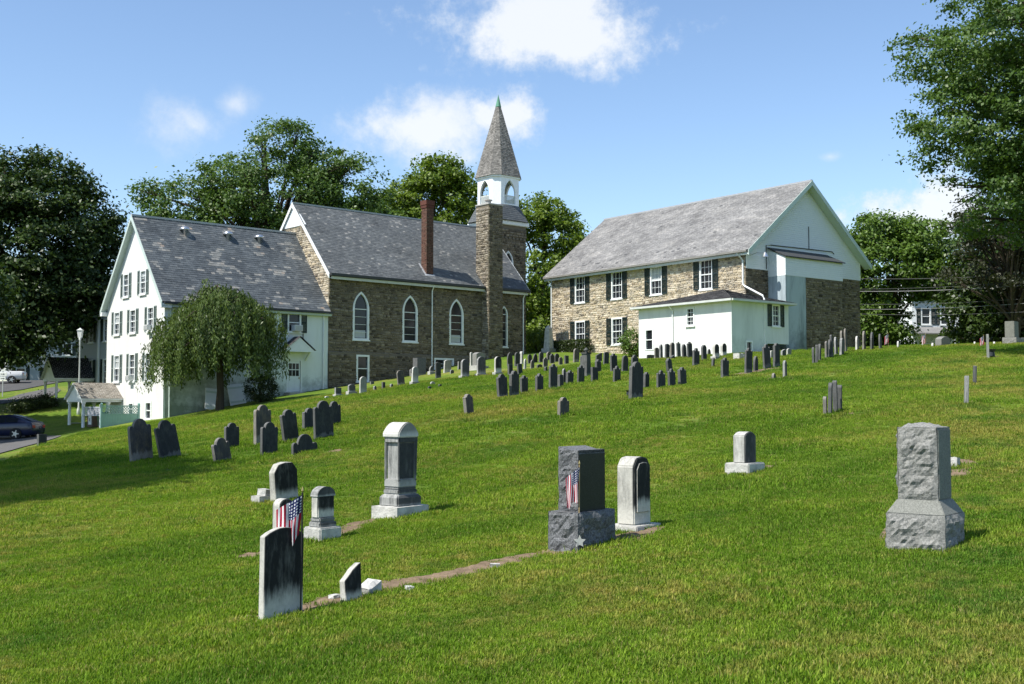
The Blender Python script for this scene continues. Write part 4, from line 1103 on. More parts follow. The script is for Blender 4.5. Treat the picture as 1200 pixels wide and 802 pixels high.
def tree(name, label, x, y, h_trunk, r, lobes, leaf, clumps, per, cr, size, seed, group=None, bark='bark', limbs=16, shell=.5, flat=.6, aspect=.62, cat='tree', zb=None, twigs=True):
    """lobes: (dx, dy, z above ground, rx, ry, rz)"""
    z0 = Tz(x, y) if zb is None else zb
    root = thing(name, label, cat, (x, y, z0), 0, group)
    rng = np.random.default_rng(seed)
    P, N, tn, cc = crown_points(rng, lobes, clumps, per, cr, flat, shell)
    zmin = h_trunk * .55
    keep = P[:, 2] > zmin * .5
    me = quads_mesh('crown', leaf_quads(rng, P[keep], N[keep], size, aspect), tn[keep], leaf)
    obj('crown', me, root)
    tb = MB(); lb = np.array(lobes, float)
    top = float((lb[:, 2] + lb[:, 5] * .45).max()); ctr = (lb[:, :2] * lb[:, 3:4]).sum(0) / lb[:, 3].sum()
    tr = [(0, 0, -.4), (0, 0, .0), (ctr[0] * .1, ctr[1] * .1, h_trunk * .5), (ctr[0] * .3, ctr[1] * .3, h_trunk), (ctr[0] * .7, ctr[1] * .7, (h_trunk + top) / 2), (ctr[0], ctr[1], top)]
    tb.tube(tr, [r * 1.5, r * 1.15, r * .95, r * .85, r * .5, r * .12], 9)
    sel = rng.choice(len(cc), min(limbs, len(cc)), replace=False)
    for i in sel:
        c = cc[i]; f = rng.uniform(.35, 1.0)
        zs = h_trunk * .75 + (min(c[2], top) - h_trunk * .75) * .45 * f
        zs = max(h_trunk * .6, zs)
        s = np.array([ctr[0] * .5 * f, ctr[1] * .5 * f, zs]); mid = (s + c) / 2 + np.array([0, 0, abs(c[2] - zs) * .12 + .2]) + rng.normal(size=3) * .25
        q1 = s * .75 + mid * .25 + rng.normal(size=3) * .12
        rr = r * rng.uniform(.2, .42)
        tb.tube([s, q1, mid, c], [rr, rr * .85, rr * .55, rr * .15], 6, cap=False)
        if twigs:
            for _ in range(3):
                e = c + rng.normal(size=3) * cr * .5; tb.tube([mid * .4 + c * .6, e], [rr * .3, rr * .06], 4, cap=False)
    part('trunk', tb, bark, root, smooth=True)
    return root

def P3(px, Y): return ((px - 600) / FPX * Y, Y)

# behind the church
x, y = P3(318, 104)
tree('oak_tree', 'broad open-crowned tree with visible limbs rising behind the white house and church', x, y, 9, .65,
     [(0, 0, 16.6, 7.0, 6, 4.6), (.8, 0, 21.4, 3.6, 3.6, 2.6), (-7.6, -1, 15.6, 3.6, 4, 2.8), (-4.4, 0, 18.3, 3.4, 3.4, 2.2), (6.6, 0, 17.2, 4.2, 4.2, 3.4), (9.4, 1, 14.2, 3.0, 3.4, 3.4), (-3, 0, 13, 7, 5, 3.6), (-10.6, -1, 17.0, 1.7, 2, 1.3), (4.2, 0, 19.8, 2.9, 3, 2.2), (-9.2, -1, 13.6, 2.4, 2.4, 2.2)],
     'leaf_grey', 700, 88, .92, .29, 2, limbs=80, shell=.5)
x, y = P3(506, 112)
tree('maple_tree', 'rounded bright green tree between the brick chimney and the belfry', x, y, 8, .4,
     [(0, 0, 15.5, 4.6, 4.4, 5.5), (.5, 0, 19.4, 2.6, 2.6, 1.9), (-2.0, 0, 17.6, 2.6, 2.4, 2.2), (2.6, 0, 17.0, 2.4, 2.4, 2.6)], 'leaf_maple', 260, 85, .85, .34, 3, limbs=20)
x, y = P3(638, 112)
tree('maple_tree', 'dense green tree filling the gap between the church tower and the stone hall', x, y, 4, .45,
     [(0, 0, 10.5, 4.3, 4.4, 6.5), (-1.2, 0, 15.2, 2.4, 2.6, 1.9), (1.6, 0, 13.2, 2.6, 2.6, 2.6), (-.5, 0, 5, 4, 4, 4)], 'leaf_maple', 330, 90, .85, .34, 4, limbs=20)
x, y = P3(420, 124)
tree('maple_tree', 'green tree showing over the church ridge behind the broad oak', x, y, 8, .4, [(0, 0, 15, 6.5, 5, 5.5), (4, 0, 17, 3.5, 3, 3), (-4, 0, 15, 4, 4, 4)], 'leaf_oak', 260, 80, 1.0, .36, 5, limbs=12)
# on the left
x, y = P3(-24, 84)
tree('maple_tree', 'huge dark maple shading the porch behind the white house', x, y, 5, .55,
     [(2.9, 0, 11.5, 7.0, 6.5, 6.0), (1.5, 0, 10.5, 6.0, 4.5, 5.0), (-2.5, -1, 9, 5, 4, 5), (3.7, 0, 16.0, 4.4, 4.2, 2.9), (-.7, 0, 15.4, 4.2, 4, 2.9), (7.5, 0, 12.6, 2.9, 3, 3.1), (-3, 0, 10.5, 4.5, 4.5, 5), (5.7, -.5, 7.8, 4.6, 4, 2.6), (7.8, 0, 8.5, 2.2, 3, 2.0), (-1, -1, 6.4, 5, 4, 2.2), (4.1, -3.5, 5.4, 3.4, 2.5, 1.6), (.4, -3, 4.8, 3, 2.5, 1.9), (6.3, -1, 6.0, 2.2, 2, 1.3), (1, -3, 3.8, 2.6, 2.0, 1.2), (4.4, -4, 4.0, 2.6, 2.0, 1.3), (2.6, -5, 4.2, 2.2, 2.0, 1.1), (3.2, -5, 3.4, 2.6, 1.8, 1.0), (6.0, -3, 4.6, 1.8, 1.8, 1.1), (.4, -5.5, 3.0, 2.4, 1.8, 1.0)],
     'leaf_maple_dark', 1450, 95, .85, .30, 6, limbs=24)
tree('maple_tree', 'dark maple standing over the parked blue car', -38.5, 60.5, 5, .5, [(0, 0, 10.5, 7.0, 7, 4.0), (0, 0, 13.5, 5, 5, 3.5), (1, 6, 10, 5, 5, 3.2), (4.6, 6.0, 9.0, 4.2, 4.2, 2.6), (3.2, 10, 9.6, 4.0, 4.0, 2.6)], 'leaf_maple_dark', 800, 85, 1.0, .36, 7, limbs=12)
tree('ash_tree', 'leafy tree at the edge of the lawn throwing its shade across the grass', -18.6, 18.6, 6, .4, [(0, 0, 14.5, 4.6, 4.6, 3.2), (-1, 4, 13.5, 4.2, 4.4, 2.6), (-1, -2, 15.5, 4, 4, 2.5), (-4, 8, 12.5, 4.6, 4.6, 3)], 'leaf_oak', 800, 90, .9, .30, 8, limbs=14)
tree('maple_tree', 'dark tree across the road behind the route sign', -62, 128, 3, .5, [(0, 0, 9, 8, 7, 8), (-8, 0, 8, 7, 6, 7)], 'leaf_maple_dark', 300, 70, 1.2, .42, 9, limbs=6)
tree('maple_tree', 'dark tree behind the grey house beyond the road', -40, 140, 3, .5, [(0, 0, 10, 9, 7, 8), (10, 0, 9, 8, 6, 8)], 'leaf_maple_dark', 300, 70, 1.2, .42, 10, limbs=6)
# on the right
tree('ash_tree', 'tall spreading tree with layered branches overhanging the hill crest', 26.8, 46.5, 6, .55,
     [(0, 0, 9.8, 10.0, 8, 4.2), (-1.5, 0, 13.2, 9.0, 7.5, 2.6), (1.5, 0, 17.0, 8.8, 8, 3.6), (3.2, 0, 21.0, 7, 6, 3.5), (-6.6, 0, 9.2, 4.4, 4, 2.0), (-7.6, 0, 12.0, 3.2, 3.6, 1.2), (-3.4, 0, 6.2, 6, 5, 1.8), (-5.4, 0, 15.2, 3.4, 3.4, 1.2), (0, 0, 7.4, 7.5, 6, 2.4), (-5.2, 0, 10.8, 4.4, 4, 1.7), (-2.5, -1, 8.0, 5.5, 5, 2.2)],
     'leaf_grey', 2000, 110, .70, .165, 12, limbs=90, shell=.4, flat=.36)
x, y = P3(1046, 93)
tree('maple_tree', 'bright green tree just past the end of the white gable', x, y, 4, .35, [(0, 0, 8.6, 3.9, 3.6, 3.6), (-1.2, 0, 11.0, 2.4, 2.4, 1.9), (2.6, 0, 10.6, 2.8, 2.6, 2.2), (-1.8, 0, 4.6, 2.2, 2, 4.2), (3.2, -1, 7.2, 2.8, 2.4, 1.7), (-.2, 0, 3.0, 1.8, 1.8, 2.6)], 'leaf_oak', 470, 85, .8, .28, 13, limbs=14)
x, y = P3(1118, 122)
tree('maple_tree', 'green tree rising behind the white house on the crest', x, y, 3, .4, [(0, 0, 10.5, 6.5, 4.5, 6.5), (5, 0, 12, 5, 4, 4), (-6, 0, 6, 4, 4, 5)], 'leaf_oak', 320, 85, 1.0, .36, 14, limbs=10)
x, y = P3(1182, 80)
tree('hemlock_tree', 'dark brownish tree with bare lower twigs under the overhanging boughs', x, y, 2, .4, [(0, 0, 7.6, 4.6, 4, 3.2), (1, 0, 10, 4.4, 4, 3.2), (4.6, 0, 7, 4, 4, 4)], 'leaf_brown', 210, 85, .9, .24, 15, limbs=110, flat=.4)
x, y = P3(1176, 88)
tree('hemlock_tree', 'dense black-green tree closing the view behind the crest monument', x, y, 1, .4, [(0, 0, 4.2, 4.2, 4, 4.6), (5, 0, 6, 5, 4, 6), (1, 0, 8, 5, 4, 4)], 'leaf_maple_dark', 460, 90, .9, .34, 16, limbs=10)
for k, (px, Y, lb) in enumerate(((1000, 150, 'far tree standing behind the hall end'), (1075, 146, 'far tree in the gap beside the crest house'), (1150, 140, 'far tree beyond the black-green hemlock'), (1225, 132, 'far tree beyond the utility pole'), (655, 150, 'far tree behind the gap of church and hall'), (-40, 150, 'far tree behind the road sign'))):
    x, y = P3(px, Y); tree('far_tree', lb, x, y, 2, .5, [(0, 0, 5.5, 7, 5, 6.5), (-2, 0, 9, 5, 4, 4), (3, 0, 8, 4.5, 4, 4.5)], 'leaf_maple_dark' if k != 1 else 'leaf_oak', 170, 70, 1.3, .48, 200 + k, 'trees on the far side of the hill', limbs=5)

# weeping tree in front of the white house
wx, wy = hit(258, 480)[:2]
wx, wy = (258 - 600) / FPX * 67.2, 67.2
wz = Tz(wx, wy)
root = thing('weeping_cherry_tree', 'weeping tree with drooping olive foliage in front of the white house', 'tree', (wx, wy, wz))
rng = np.random.default_rng(77)
V = []; TT = []; wt = MB()
wt.tube([(0, 0, -.3), (0, 0, 0), (.03, .02, 1.2), (-.05, 0, 2.6), (.1, 0, 4.6)], [.36, .27, .21, .2, .1], 9)
for s in range(640):
    a = rng.uniform(0, 2 * math.pi); q = rng.random() ** .62
    lump = .5 * mnoise.noise(Vector((math.cos(a) * 1.6, math.sin(a) * 1.6, q * 2.2)))
    rad = q * (3.8 if math.cos(a) < 0 else 3.2) * (.8 + .3 * rng.random()) * (1 + .35 * lump)
    zt = 6.9 - 2.9 * (rad / 4.1) ** 2 + rng.uniform(-.6, .6) + 1.5 * lump - (1 - q) * rng.uniform(0, .6)
    px_, py_ = rad * math.cos(a), rad * math.sin(a) * .85
    ln = min(rng.uniform(1.2, 3.8), zt - (1.2 + .7 * rng.random() - (.4 if px_ < -2.2 else 0)))
    if ln < .4: continue
    if s % 9 == 0: wt.tube([(0, 0, 2.4 + rng.random()), (px_ * .35, py_ * .35, zt - .3), (px_ * .8, py_ * .8, zt), (px_, py_, zt - .4)], [.07, .05, .035, .012], 5, cap=False)
    k = int(ln * 44)
    t = np.sort(rng.random(k)); out_ = .35 * (1 - np.exp(-2.5 * t))
    c = np.c_[px_ * (1 + out_ * .28), py_ * (1 + out_ * .28), zt - ln * t ** 1.1] + rng.normal(size=(k, 3)) * np.array([.11, .11, .06])
    nrm = unit(np.c_[np.full(k, px_), np.full(k, py_), np.full(k, .8)] / max(rad, .5) + rng.normal(size=(k, 3)) * .55)
    V.append(leaf_quads(rng, c, nrm, .2, .36, .6)); TT.append(np.clip(rng.random() * .55 + .45 * rng.random(k), 0, 1))
obj('crown', quads_mesh('crown', np.concatenate(V), np.concatenate(TT), 'leaf_weeping'), root)
part('trunk', wt, 'bark', root, smooth=True)

def shrub(name, label, x, y, rx, ry, rz, leaf, n, size, seed, cat='shrub', group=None):
    z0 = Tz(x, y); root = thing(name, label, cat, (x, y, z0), 0, group)
    rng = np.random.default_rng(seed)
    P, N, tn, cc = crown_points(rng, [(0, 0, rz * .85, rx, ry, rz)], n, 40, .28, .8, .55)
    keep = P[:, 2] > .02
    obj('foliage', quads_mesh('foliage', leaf_quads(rng, P[keep], N[keep], size, .55), tn[keep], leaf), root)
    tb = MB()
    for i in range(0, min(len(cc), 18)): tb.tube([(0, 0, -.1), cc[i] * np.array([.5, .5, .6]), cc[i]], [.04, .025, .008], 5, cap=False)
    part('stem', tb, 'bark', root)

x, y = hit(306, 472)[:2]
shrub('round_shrub', 'dark rounded shrub beside the weeping tree at the house wall', (306 - 600) / FPX * 70.5, 70.5, .98, .9, .95, 'leaf_shrub', 110, .12, 31)
shrub('shrub', 'light green shrub at the corner of the white annex', (742 - 600) / FPX * 79.5, 79.5, .9, .8, 1.1, 'leaf_oak', 60, .16, 32)
shrub('golden_shrub', 'yellow green shrub behind the white obelisk', (630 - 600) / FPX * 96, 96, 1.6, 1.2, 1.2, 'leaf_lime', 110, .16, 33)
for i, (px, Y) in enumerate(((24, 79), (40, 80), (56, 81))):
    shrub('porch_shrub', ('low dark shrub at the driveway end of the porch bed', 'low dark shrub in the middle of the porch bed', 'low dark shrub against the porch column')[i], (px - 600) / FPX * Y, Y, .8, .8, .5, 'leaf_shrub', 50, .12, 34 + i)
# clipped hedge between the church and the hall
hz = thing('clipped_hedge', 'low clipped hedge along the foot of the stone hall', 'hedge', (4.2, 88.3, Tz(4.2, 88.3)), R(127.8 - 90 + 90))
rng = np.random.default_rng(41); n = 5000
p = np.c_[rng.uniform(-2.6, 2.6, n), rng.uniform(-.4, .4, n), rng.uniform(0, .85, n)]
f = rng.integers(0, 3, n); p[f == 0, 1] = np.sign(rng.random((f == 0).sum()) - .5) * rng.normal(.4, .03, (f == 0).sum()); p[f == 1, 2] = rng.normal(.85, .03, (f == 1).sum())
obj('foliage', quads_mesh('foliage', leaf_quads(rng, p, unit(np.array([0, 0, .6]) + rng.normal(size=(n, 3)) * .8), .12, .6), rng.random(n), 'leaf_shrub'), hz)

# ================================================================== gravestones
YAW = math.atan2(.78, .62)          # fronts look towards the lower right of the hill
def rot_xy(a): return np.array([math.cos(a), math.sin(a)]), np.array([-math.sin(a), math.cos(a)])

def outline(shape, w, h, rng):
    a = w / 2
    def arc(cx, cz, r, a0, a1, n): return [(cx + r * math.cos(R(a0 + (a1 - a0) * i / n)), cz + r * math.sin(R(a0 + (a1 - a0) * i / n))) for i in range(n + 1)]
    if shape == 'shoulder':
        s = w * .17; c = w * .30; zc = h - c; zs = zc - w * .06
        pts = [(-a, 0), (a, 0), (a, zs)] + arc(a - s * .55, zs + .01, s * .55, 10, 170, 5) + arc(0, zc, c, 12, 168, 9) + arc(-a + s * .55, zs + .01, s * .55, 10, 170, 5) + [(-a, zs)]
        return pts
    if shape == 'peak':
        s = w * .16; c = w * .2; zc = h - c * 1.15; zs = zc - w * .12
        return [(-a, 0), (a, 0), (a, zs + s * .5), (a - s * .6, zs + s * .8), (a - s, zs + .01)] + [(c, zc)] + arc(0, zc, c, 25, 155, 6) + [(-c, zc), (-a + s, zs + .01), (-a + s * .6, zs + s * .8), (-a, zs + s * .5)]
    if shape == 'round': return [(-a, 0), (a, 0)] + arc(0, h - a * .8, a, 0, 180, 10)[0:0] + [(a * math.cos(R(t)), h - a * .8 + a * .8 * math.sin(R(t))) for t in range(0, 181, 15)]
    if shape == 'segment': return [(-a, 0), (a, 0)] + [(a - w * i / 8, h - w * .16 * (1 - math.cos((i / 8 - .5) * math.pi * .0)) - w * .16 * ((i / 8 - .5) * 2) ** 2) for i in range(9)]
    if shape == 'gothic': return [(-a, 0), (a, 0), (a, h - w * .75), (a * .86, h - w * .42), (a * .55, h - w * .16), (0, h), (-a * .55, h - w * .16), (-a * .86, h - w * .42), (-a, h - w * .75)]
    if shape == 'clip': return [(-a, 0), (a, 0), (a, h - w * .30), (a * .62, h - w * .04), (0, h), (-a * .62, h - w * .04), (-a, h - w * .30)]
    if shape == 'slant': return [(-a, 0), (a, 0), (a, h)] + [(a - w * i / 6, h - h * .42 * (i / 6) ** 1.35) for i in range(1, 7)]
    return [(-a, 0), (a, 0), (a, h), (-a, h)]

def slab_mesh(name, shape, w, h, t, mat, seed, sink=.18, bev=.008):
    rng = random.Random(seed)
    pts = outline(shape, w, h, rng)
    pts = [(x + rng.uniform(-.004, .004), (z if z > 0 else -sink)) for x, z in pts]
    mb = MB(); mb.prism([(x, 0, z) for x, z in pts], (0, -t / 2, 0), (0, t / 2, 0))
    me = mb.mesh(name, mat); fix_normals(me)
    if bev: bevel_mesh(me, bev)
    return me

def width_of(pos, wpx, t, yaw):
    ex, ey = rot_xy(yaw); q = pos[0] / pos[1]
    a, b = abs(ex[0] - q * ex[1]), abs(ey[0] - q * ey[1])
    return max(.16, (wpx * pos[1] / FPX - t * b) / max(a, .2))

SHAPE = {'shoulder': 'shouldered top', 'peak': 'peaked top', 'round': 'rounded top', 'segment': 'curved top', 'gothic': 'pointed top', 'flat': 'flat top', 'clip': 'clipped corners'}
MATW = {'slate_stone': 'dark slate', 'slate_lichen': 'lichened slate', 'marble_black': 'blackened marble', 'marble_slab': 'blackened marble', 'marble_grey': 'grey marble', 'marble_pale': 'pale marble', 'granite_grey': 'grey granite'}
STONES = []
OWN = {606: 'rounded slate headstone beside the white marble spike below the church downspout', 621: 'rounded slate headstone next to a pointed one just past the church corner',
       634: 'rounded slate headstone just before the foot of the white obelisk', 614: 'peaked slate headstone closing the leaning trio below the church buttress',
       632: 'peaked slate headstone standing apart from the leaning trio below the buttress', 667.4: 'peaked slate headstone with a thin spike stone at its side',
       680.4: 'peaked slate headstone in front of the urn-topped monument', 701: 'peaked slate headstone directly behind the flat-topped one below the hall',
       722.7: 'peaked slate headstone in front of a leaning taller one below the hall', 757: 'peaked slate headstone just uphill of the large tall slate headstone',
       774.6: 'first of three matching peaked slate stones, next to the large tall one', 787.4: 'middle of three matching peaked slate stones below the annex',
       799.8: 'last of three matching peaked slate stones, toward the annex corner', 815.5: 'peaked slate headstone just below the pair backed against the annex',
       849.4: 'lone peaked slate headstone with soil at its foot below the annex corner', 682.5: 'shouldered slate headstone half behind the urn-topped monument',
       743.8: 'shouldered slate headstone showing behind the large tall slate headstone', 647: 'shouldered slate headstone next to the obelisk in the hedge rows',
       953.5: 'pointed slate headstone at the downhill end of the line to the gable', 960.3: 'third stone from the downhill end of the line to the gable',
       648: 'peaked slate headstone at the church end of the front row below the hall', 732: 'rounded slate headstone just uphill beside the large tall slate headstone', 675: 'rounded lichened headstone in front of the lower hall window', 877: 'peaked slate headstone beside a small leaning one by the annex opening',
       1093: 'tiny pale stone beside the wide granite marker on the crest', 1165: 'low pale stone just past the thin edge-on headstone on the crest', 597.5: 'pointed slate headstone at the church corner next to a rounded one', 627: 'pointed slate headstone between two rounded ones just past the church corner',
       564: 'round-topped grey marble headstone in front of the squat granite block', 545: 'round-topped grey marble headstone next to the one before the granite block', 425.3: 'pale round-topped marble headstone under the church basement window', 486: 'pale round-topped marble headstone in front of the dark granite block',
       439.3: 'tiny round grey stone uphill of the pale marble under the basement window', 458.7: 'tiny round grey stone just below the leaning lichened headstone', 971.8: 'pointed slate headstone midway along the line climbing to the gable'}
def place_label(px, py):
    if px < 420 and py > 468: return None
    if px < 535: return 'below the church wall', 'headstones below the church wall'
    if px < 640 and py < 436: return 'between church buttress and obelisk', 'headstones beside the obelisk'
    if px < 640: return 'on the slope below the church buttress', 'headstones below the church buttress'
    if px < 765 and py < 436: return 'in the crowded rows by the hall hedge', 'headstones by the hall hedge'
    if px < 765: return 'in the front row below the shuttered hall', 'headstones in the front row below the hall'
    if px < 860 and py < 425: return 'standing against the white annex', 'headstones against the white annex'
    if px < 860: return 'on open grass below the white annex', 'headstones below the white annex'
    if px < 930: return 'by the dark opening under the annex', 'headstones by the annex opening'
    if px < 1000: return 'in the line climbing to the hall gable', 'headstones climbing to the hall gable'
    return 'on the crest past the hall gable', 'headstones on the crest'

def stone(px, py, hpx, wpx, shape='shoulder', mat='slate_stone', lean=0., t=None, yaw=None, label=None, base=0, group=None, back=0.):
    """one headstone: foot at a point of the hill, height and width as surveyed"""
    i = len(STONES); rng = random.Random(900 + i)
    p = hit(px, py); Y = p[1]
    yw = YAW + rng.uniform(-.09, .09) if yaw is None else yaw
    h = hpx * Y / FPX; t = t or rng.uniform(.075, .12)
    w = width_of(p, wpx, t, yw)
    w = min(w, 1.15)
    if label is None and px in OWN: label, group = OWN[px], group or place_label(px, py)[1]
    if label is None:
        pl, grp = place_label(px, py)
        sz = 'tiny ' if h < .32 else 'small ' if h < .55 else 'tall ' if h > 1.12 else ''
        ln = 'leaning ' if abs(lean) > 4 else ''
        label = f'{ln}{sz}{MATW[mat]} headstone, {SHAPE.get(shape, "broken top")} {pl}'; group = group or grp
    rot = (R(back + rng.uniform(-2.5, 2.5)), R(lean), yw)
    if base:
        root = thing('headstone', label, 'headstone', (p[0], p[1], p[2]), yw, group)
        bh = base * Y / FPX; bw, bd = w * 1.35, t * 2.6
        obj('plinth', (lambda me: (fix_normals(me), bevel_mesh(me, .012), me)[2])(MB().box(-bw / 2, bw / 2, -bd / 2, bd / 2, -.2, bh).mesh('plinth', 'marble_pale' if mat != 'slate_stone' else 'granite_grey')), root)
        o = obj('tablet', slab_mesh('tablet', shape, w, h - bh, t * 1.25, mat, i, 0.02), root, (0, 0, bh), (R(back), R(lean), 0))
    else:
        root = obj('headstone', slab_mesh('headstone', shape, w, h, t, mat, i), None, tuple(p), rot, label, 'headstone', group)
    STONES.append(root)
    return root

# near left
stone(166, 541, 50, 28, 'shoulder', 'slate_lichen', -5, .1, label='lichened slate headstone with shouldered top, left of a tilted twin'.replace('left of', 'upright beside'))
stone(200, 538, 46, 26, 'shoulder', 'slate_stone', -13, .1, label='strongly tilted slate headstone beside its more upright twin')
stone(261, 542, 29, 22, 'shoulder', 'slate_lichen', -11, label='small sunken lichened headstone tilting in front of a square-shouldered one')
stone(271.5, 527, 31, 18, 'shoulder', 'slate_stone', 0, label='short slate headstone just behind the small sunken lichened one')
stone(307.5, 522, 47, 21, 'shoulder', 'slate_lichen', 0, label='tall narrow slate headstone with a pale left edge behind a shorter one'.replace('left ', ''))
stone(315, 534, 39, 21, 'shoulder', 'slate_stone', 0, label='bluish slate headstone standing in front of the tall narrow one')
stone(341, 518, 38, 20, 'shoulder', 'slate_stone', -10, label='slate headstone leaning backwards in the middle of the slate cluster')
stone(357, 532, 23, 31, 'shoulder', 'slate_stone', 0, label='low wide slate headstone sunk to its shoulders')
stone(362.5, 503.5, 25, 17, 'shoulder', 'slate_stone', 0, label='slate headstone half hidden behind the broad slate slab')
stone(379.5, 515, 45, 24, 'shoulder', 'slate_stone', -4, label='broad tall slate headstone at the head of the slate cluster')
stone(392, 498.5, 28, 16, 'shoulder', 'slate_stone', -4, label='slate headstone just uphill of the broad tall slab')
stone(333.5, 588, 46, 33, 'clip', 'marble_slab', -6, .14, label='blackened marble headstone with clipped corners leaning beside a small white block')
stone(550, 487, 25, 12, 'shoulder', 'slate_lichen', -8, label='lone small leaning slate headstone on the open slope below the church')
stone(660, 488, 22, 14, 'shoulder', 'slate_lichen', 0, label='lone small upright slate headstone on the open slope below the hall')
stone(745, 469, 45, 17, 'shoulder', 'slate_stone', 1, label='large tall slate headstone standing alone below the hall')
# the slope below the church
for a in ((589, 465.5, 27, 13, 'shoulder', 'slate_stone', -5), (602.5, 463.7, 29, 12, 'shoulder', 'slate_stone', -3), (614, 460.7, 21, 10, 'peak', 'slate_stone', -4), (632, 459, 21.5, 10, 'peak', 'slate_stone', -2),
          (598, 440, 13, 6.5, 'flat', 'slate_stone', 0), (609.5, 439, 12.5, 6.5, 'flat', 'slate_stone', -6),
          (597.5, 428.7, 15.5, 7, 'gothic', 'slate_stone', 0), (606, 429, 16, 7, 'round', 'slate_stone', 0), (615, 433.5, 13, 3.5, 'gothic', 'marble_pale', 6), (621, 426, 10.5, 5.5, 'round', 'slate_stone', 0),
          (627, 425, 10.5, 6, 'gothic', 'slate_stone', 2), (634, 424.6, 12, 6, 'round', 'slate_stone', 0), (623.5, 432, 10.5, 5, 'gothic', 'slate_lichen', 3), (632.2, 431, 4, 7, 'segment', 'slate_stone', 0), (639, 430.5, 11.5, 6, 'shoulder', 'slate_lichen', 0), (639.5, 436, 6, 4.5, 'round', 'slate_stone', 0)):
    stone(*a)
for a in ((545, 443, 22, 10, 'round', 'marble_grey', 0, 2.4), (564, 440.6, 22.5, 10.5, 'round', 'marble_grey', 0, 2.2), (583.5, 439.5, 21.5, 8.5, 'round', 'marble_black', 0, 3)):
    stone(*a[:7], base=a[7])
stone(561, 433, 20, 14, 'segment', 'granite_grey', 0, .3, base=4)
stone(552.5, 432, 19, 4, 'round', 'marble_pale', 0)
stone(539, 433, 9, 6, 'flat', 'marble_grey', 0)
stone(611, 427, 15, 3.6, 'gothic', 'marble_pale', 0, .2)
# below the church wall
for a in ((396, 465, 10.5, 8, 'flat', 'marble_grey', 0, 2.5), (412, 463, 12.5, 9, 'segment', 'marble_grey', 0, 4), (486, 450.5, 20.5, 8, 'round', 'marble_pale', 3, 3.), (505.7, 438.6, 9.5, 6, 'gothic', 'marble_grey', 0, 3)):
    stone(*a[:7], base=a[7])
for a in ((425.3, 461, 19.5, 9, 'round', 'marble_pale', 0), (439.3, 458, 5.5, 4, 'round', 'marble_grey', 0), (449.3, 456.5, 8.5, 4, 'flat', 'slate_stone', 0), (458.7, 454.5, 4.5, 4, 'round', 'marble_grey', 0),
          (436, 450.5, 3, 5, 'flat', 'marble_grey', 0), (470.3, 452, 18, 9, 'clip', 'slate_lichen', -7), (482, 441, 8, 4, 'round', 'marble_grey', 0), (513.5, 443, 18.5, 7, 'segment', 'slate_stone', -3),
          (524, 436.5, 14.5, 9, 'segment', 'marble_pale', 4), (529.6, 438, 4.5, 5, 'segment', 'marble_grey', 0), (503.5, 457, 4, 4.5, 'segment', 'slate_stone', 0), (515.7, 454.5, 4, 4.5, 'segment', 'slate_stone', 0), (507, 450.5, 3, 6, 'segment', 'marble_pale', 0), (383, 467.5, 3, 6, 'segment', 'marble_pale', 0)):
    stone(*a)
# below the hall
for a in ((648, 456, 30, 10.5, 'peak', 'slate_stone', 0), (657, 453.5, 14.5, 7.5, 'segment', 'slate_stone', 0), (667.4, 451, 17, 9.5, 'peak', 'slate_stone', 0), (661, 451, 19, 3, 'gothic', 'marble_grey', 0),
          (680.4, 449.4, 21.5, 8.8, 'peak', 'slate_stone', 0), (682.5, 432, 15, 5, 'shoulder', 'slate_stone', 0), (696.7, 447.6, 17, 9, 'flat', 'slate_stone', 0), (701, 438, 17, 7.5, 'peak', 'slate_stone', 0),
          (701.6, 423.5, 10.5, 8, 'slant', 'slate_stone', 3), (710, 428, 15.5, 7, 'segment', 'slate_stone', 3), (719.5, 436, 22, 9, 'peak', 'slate_stone', -3), (722.7, 447, 18.5, 9.2, 'peak', 'slate_stone', 0),
          (732, 435.8, 19, 8, 'round', 'slate_stone', 0), (743.8, 430.5, 14.5, 9, 'shoulder', 'slate_stone', 0), (757, 455, 19, 8, 'peak', 'slate_stone', 0), (675, 424.6, 16, 7.5, 'round', 'slate_lichen', 3),
          (664, 426.4, 9.5, 5.5, 'flat', 'slate_stone', 0), (657, 427.5, 9, 5, 'shoulder', 'slate_lichen', 0), (652.5, 424, 9.5, 6, 'round', 'slate_stone', 0), (647, 425.8, 11, 6, 'shoulder', 'slate_stone', -3), (643.4, 422, 9.5, 6.5, 'round', 'slate_lichen', 0)):
    stone(*a)
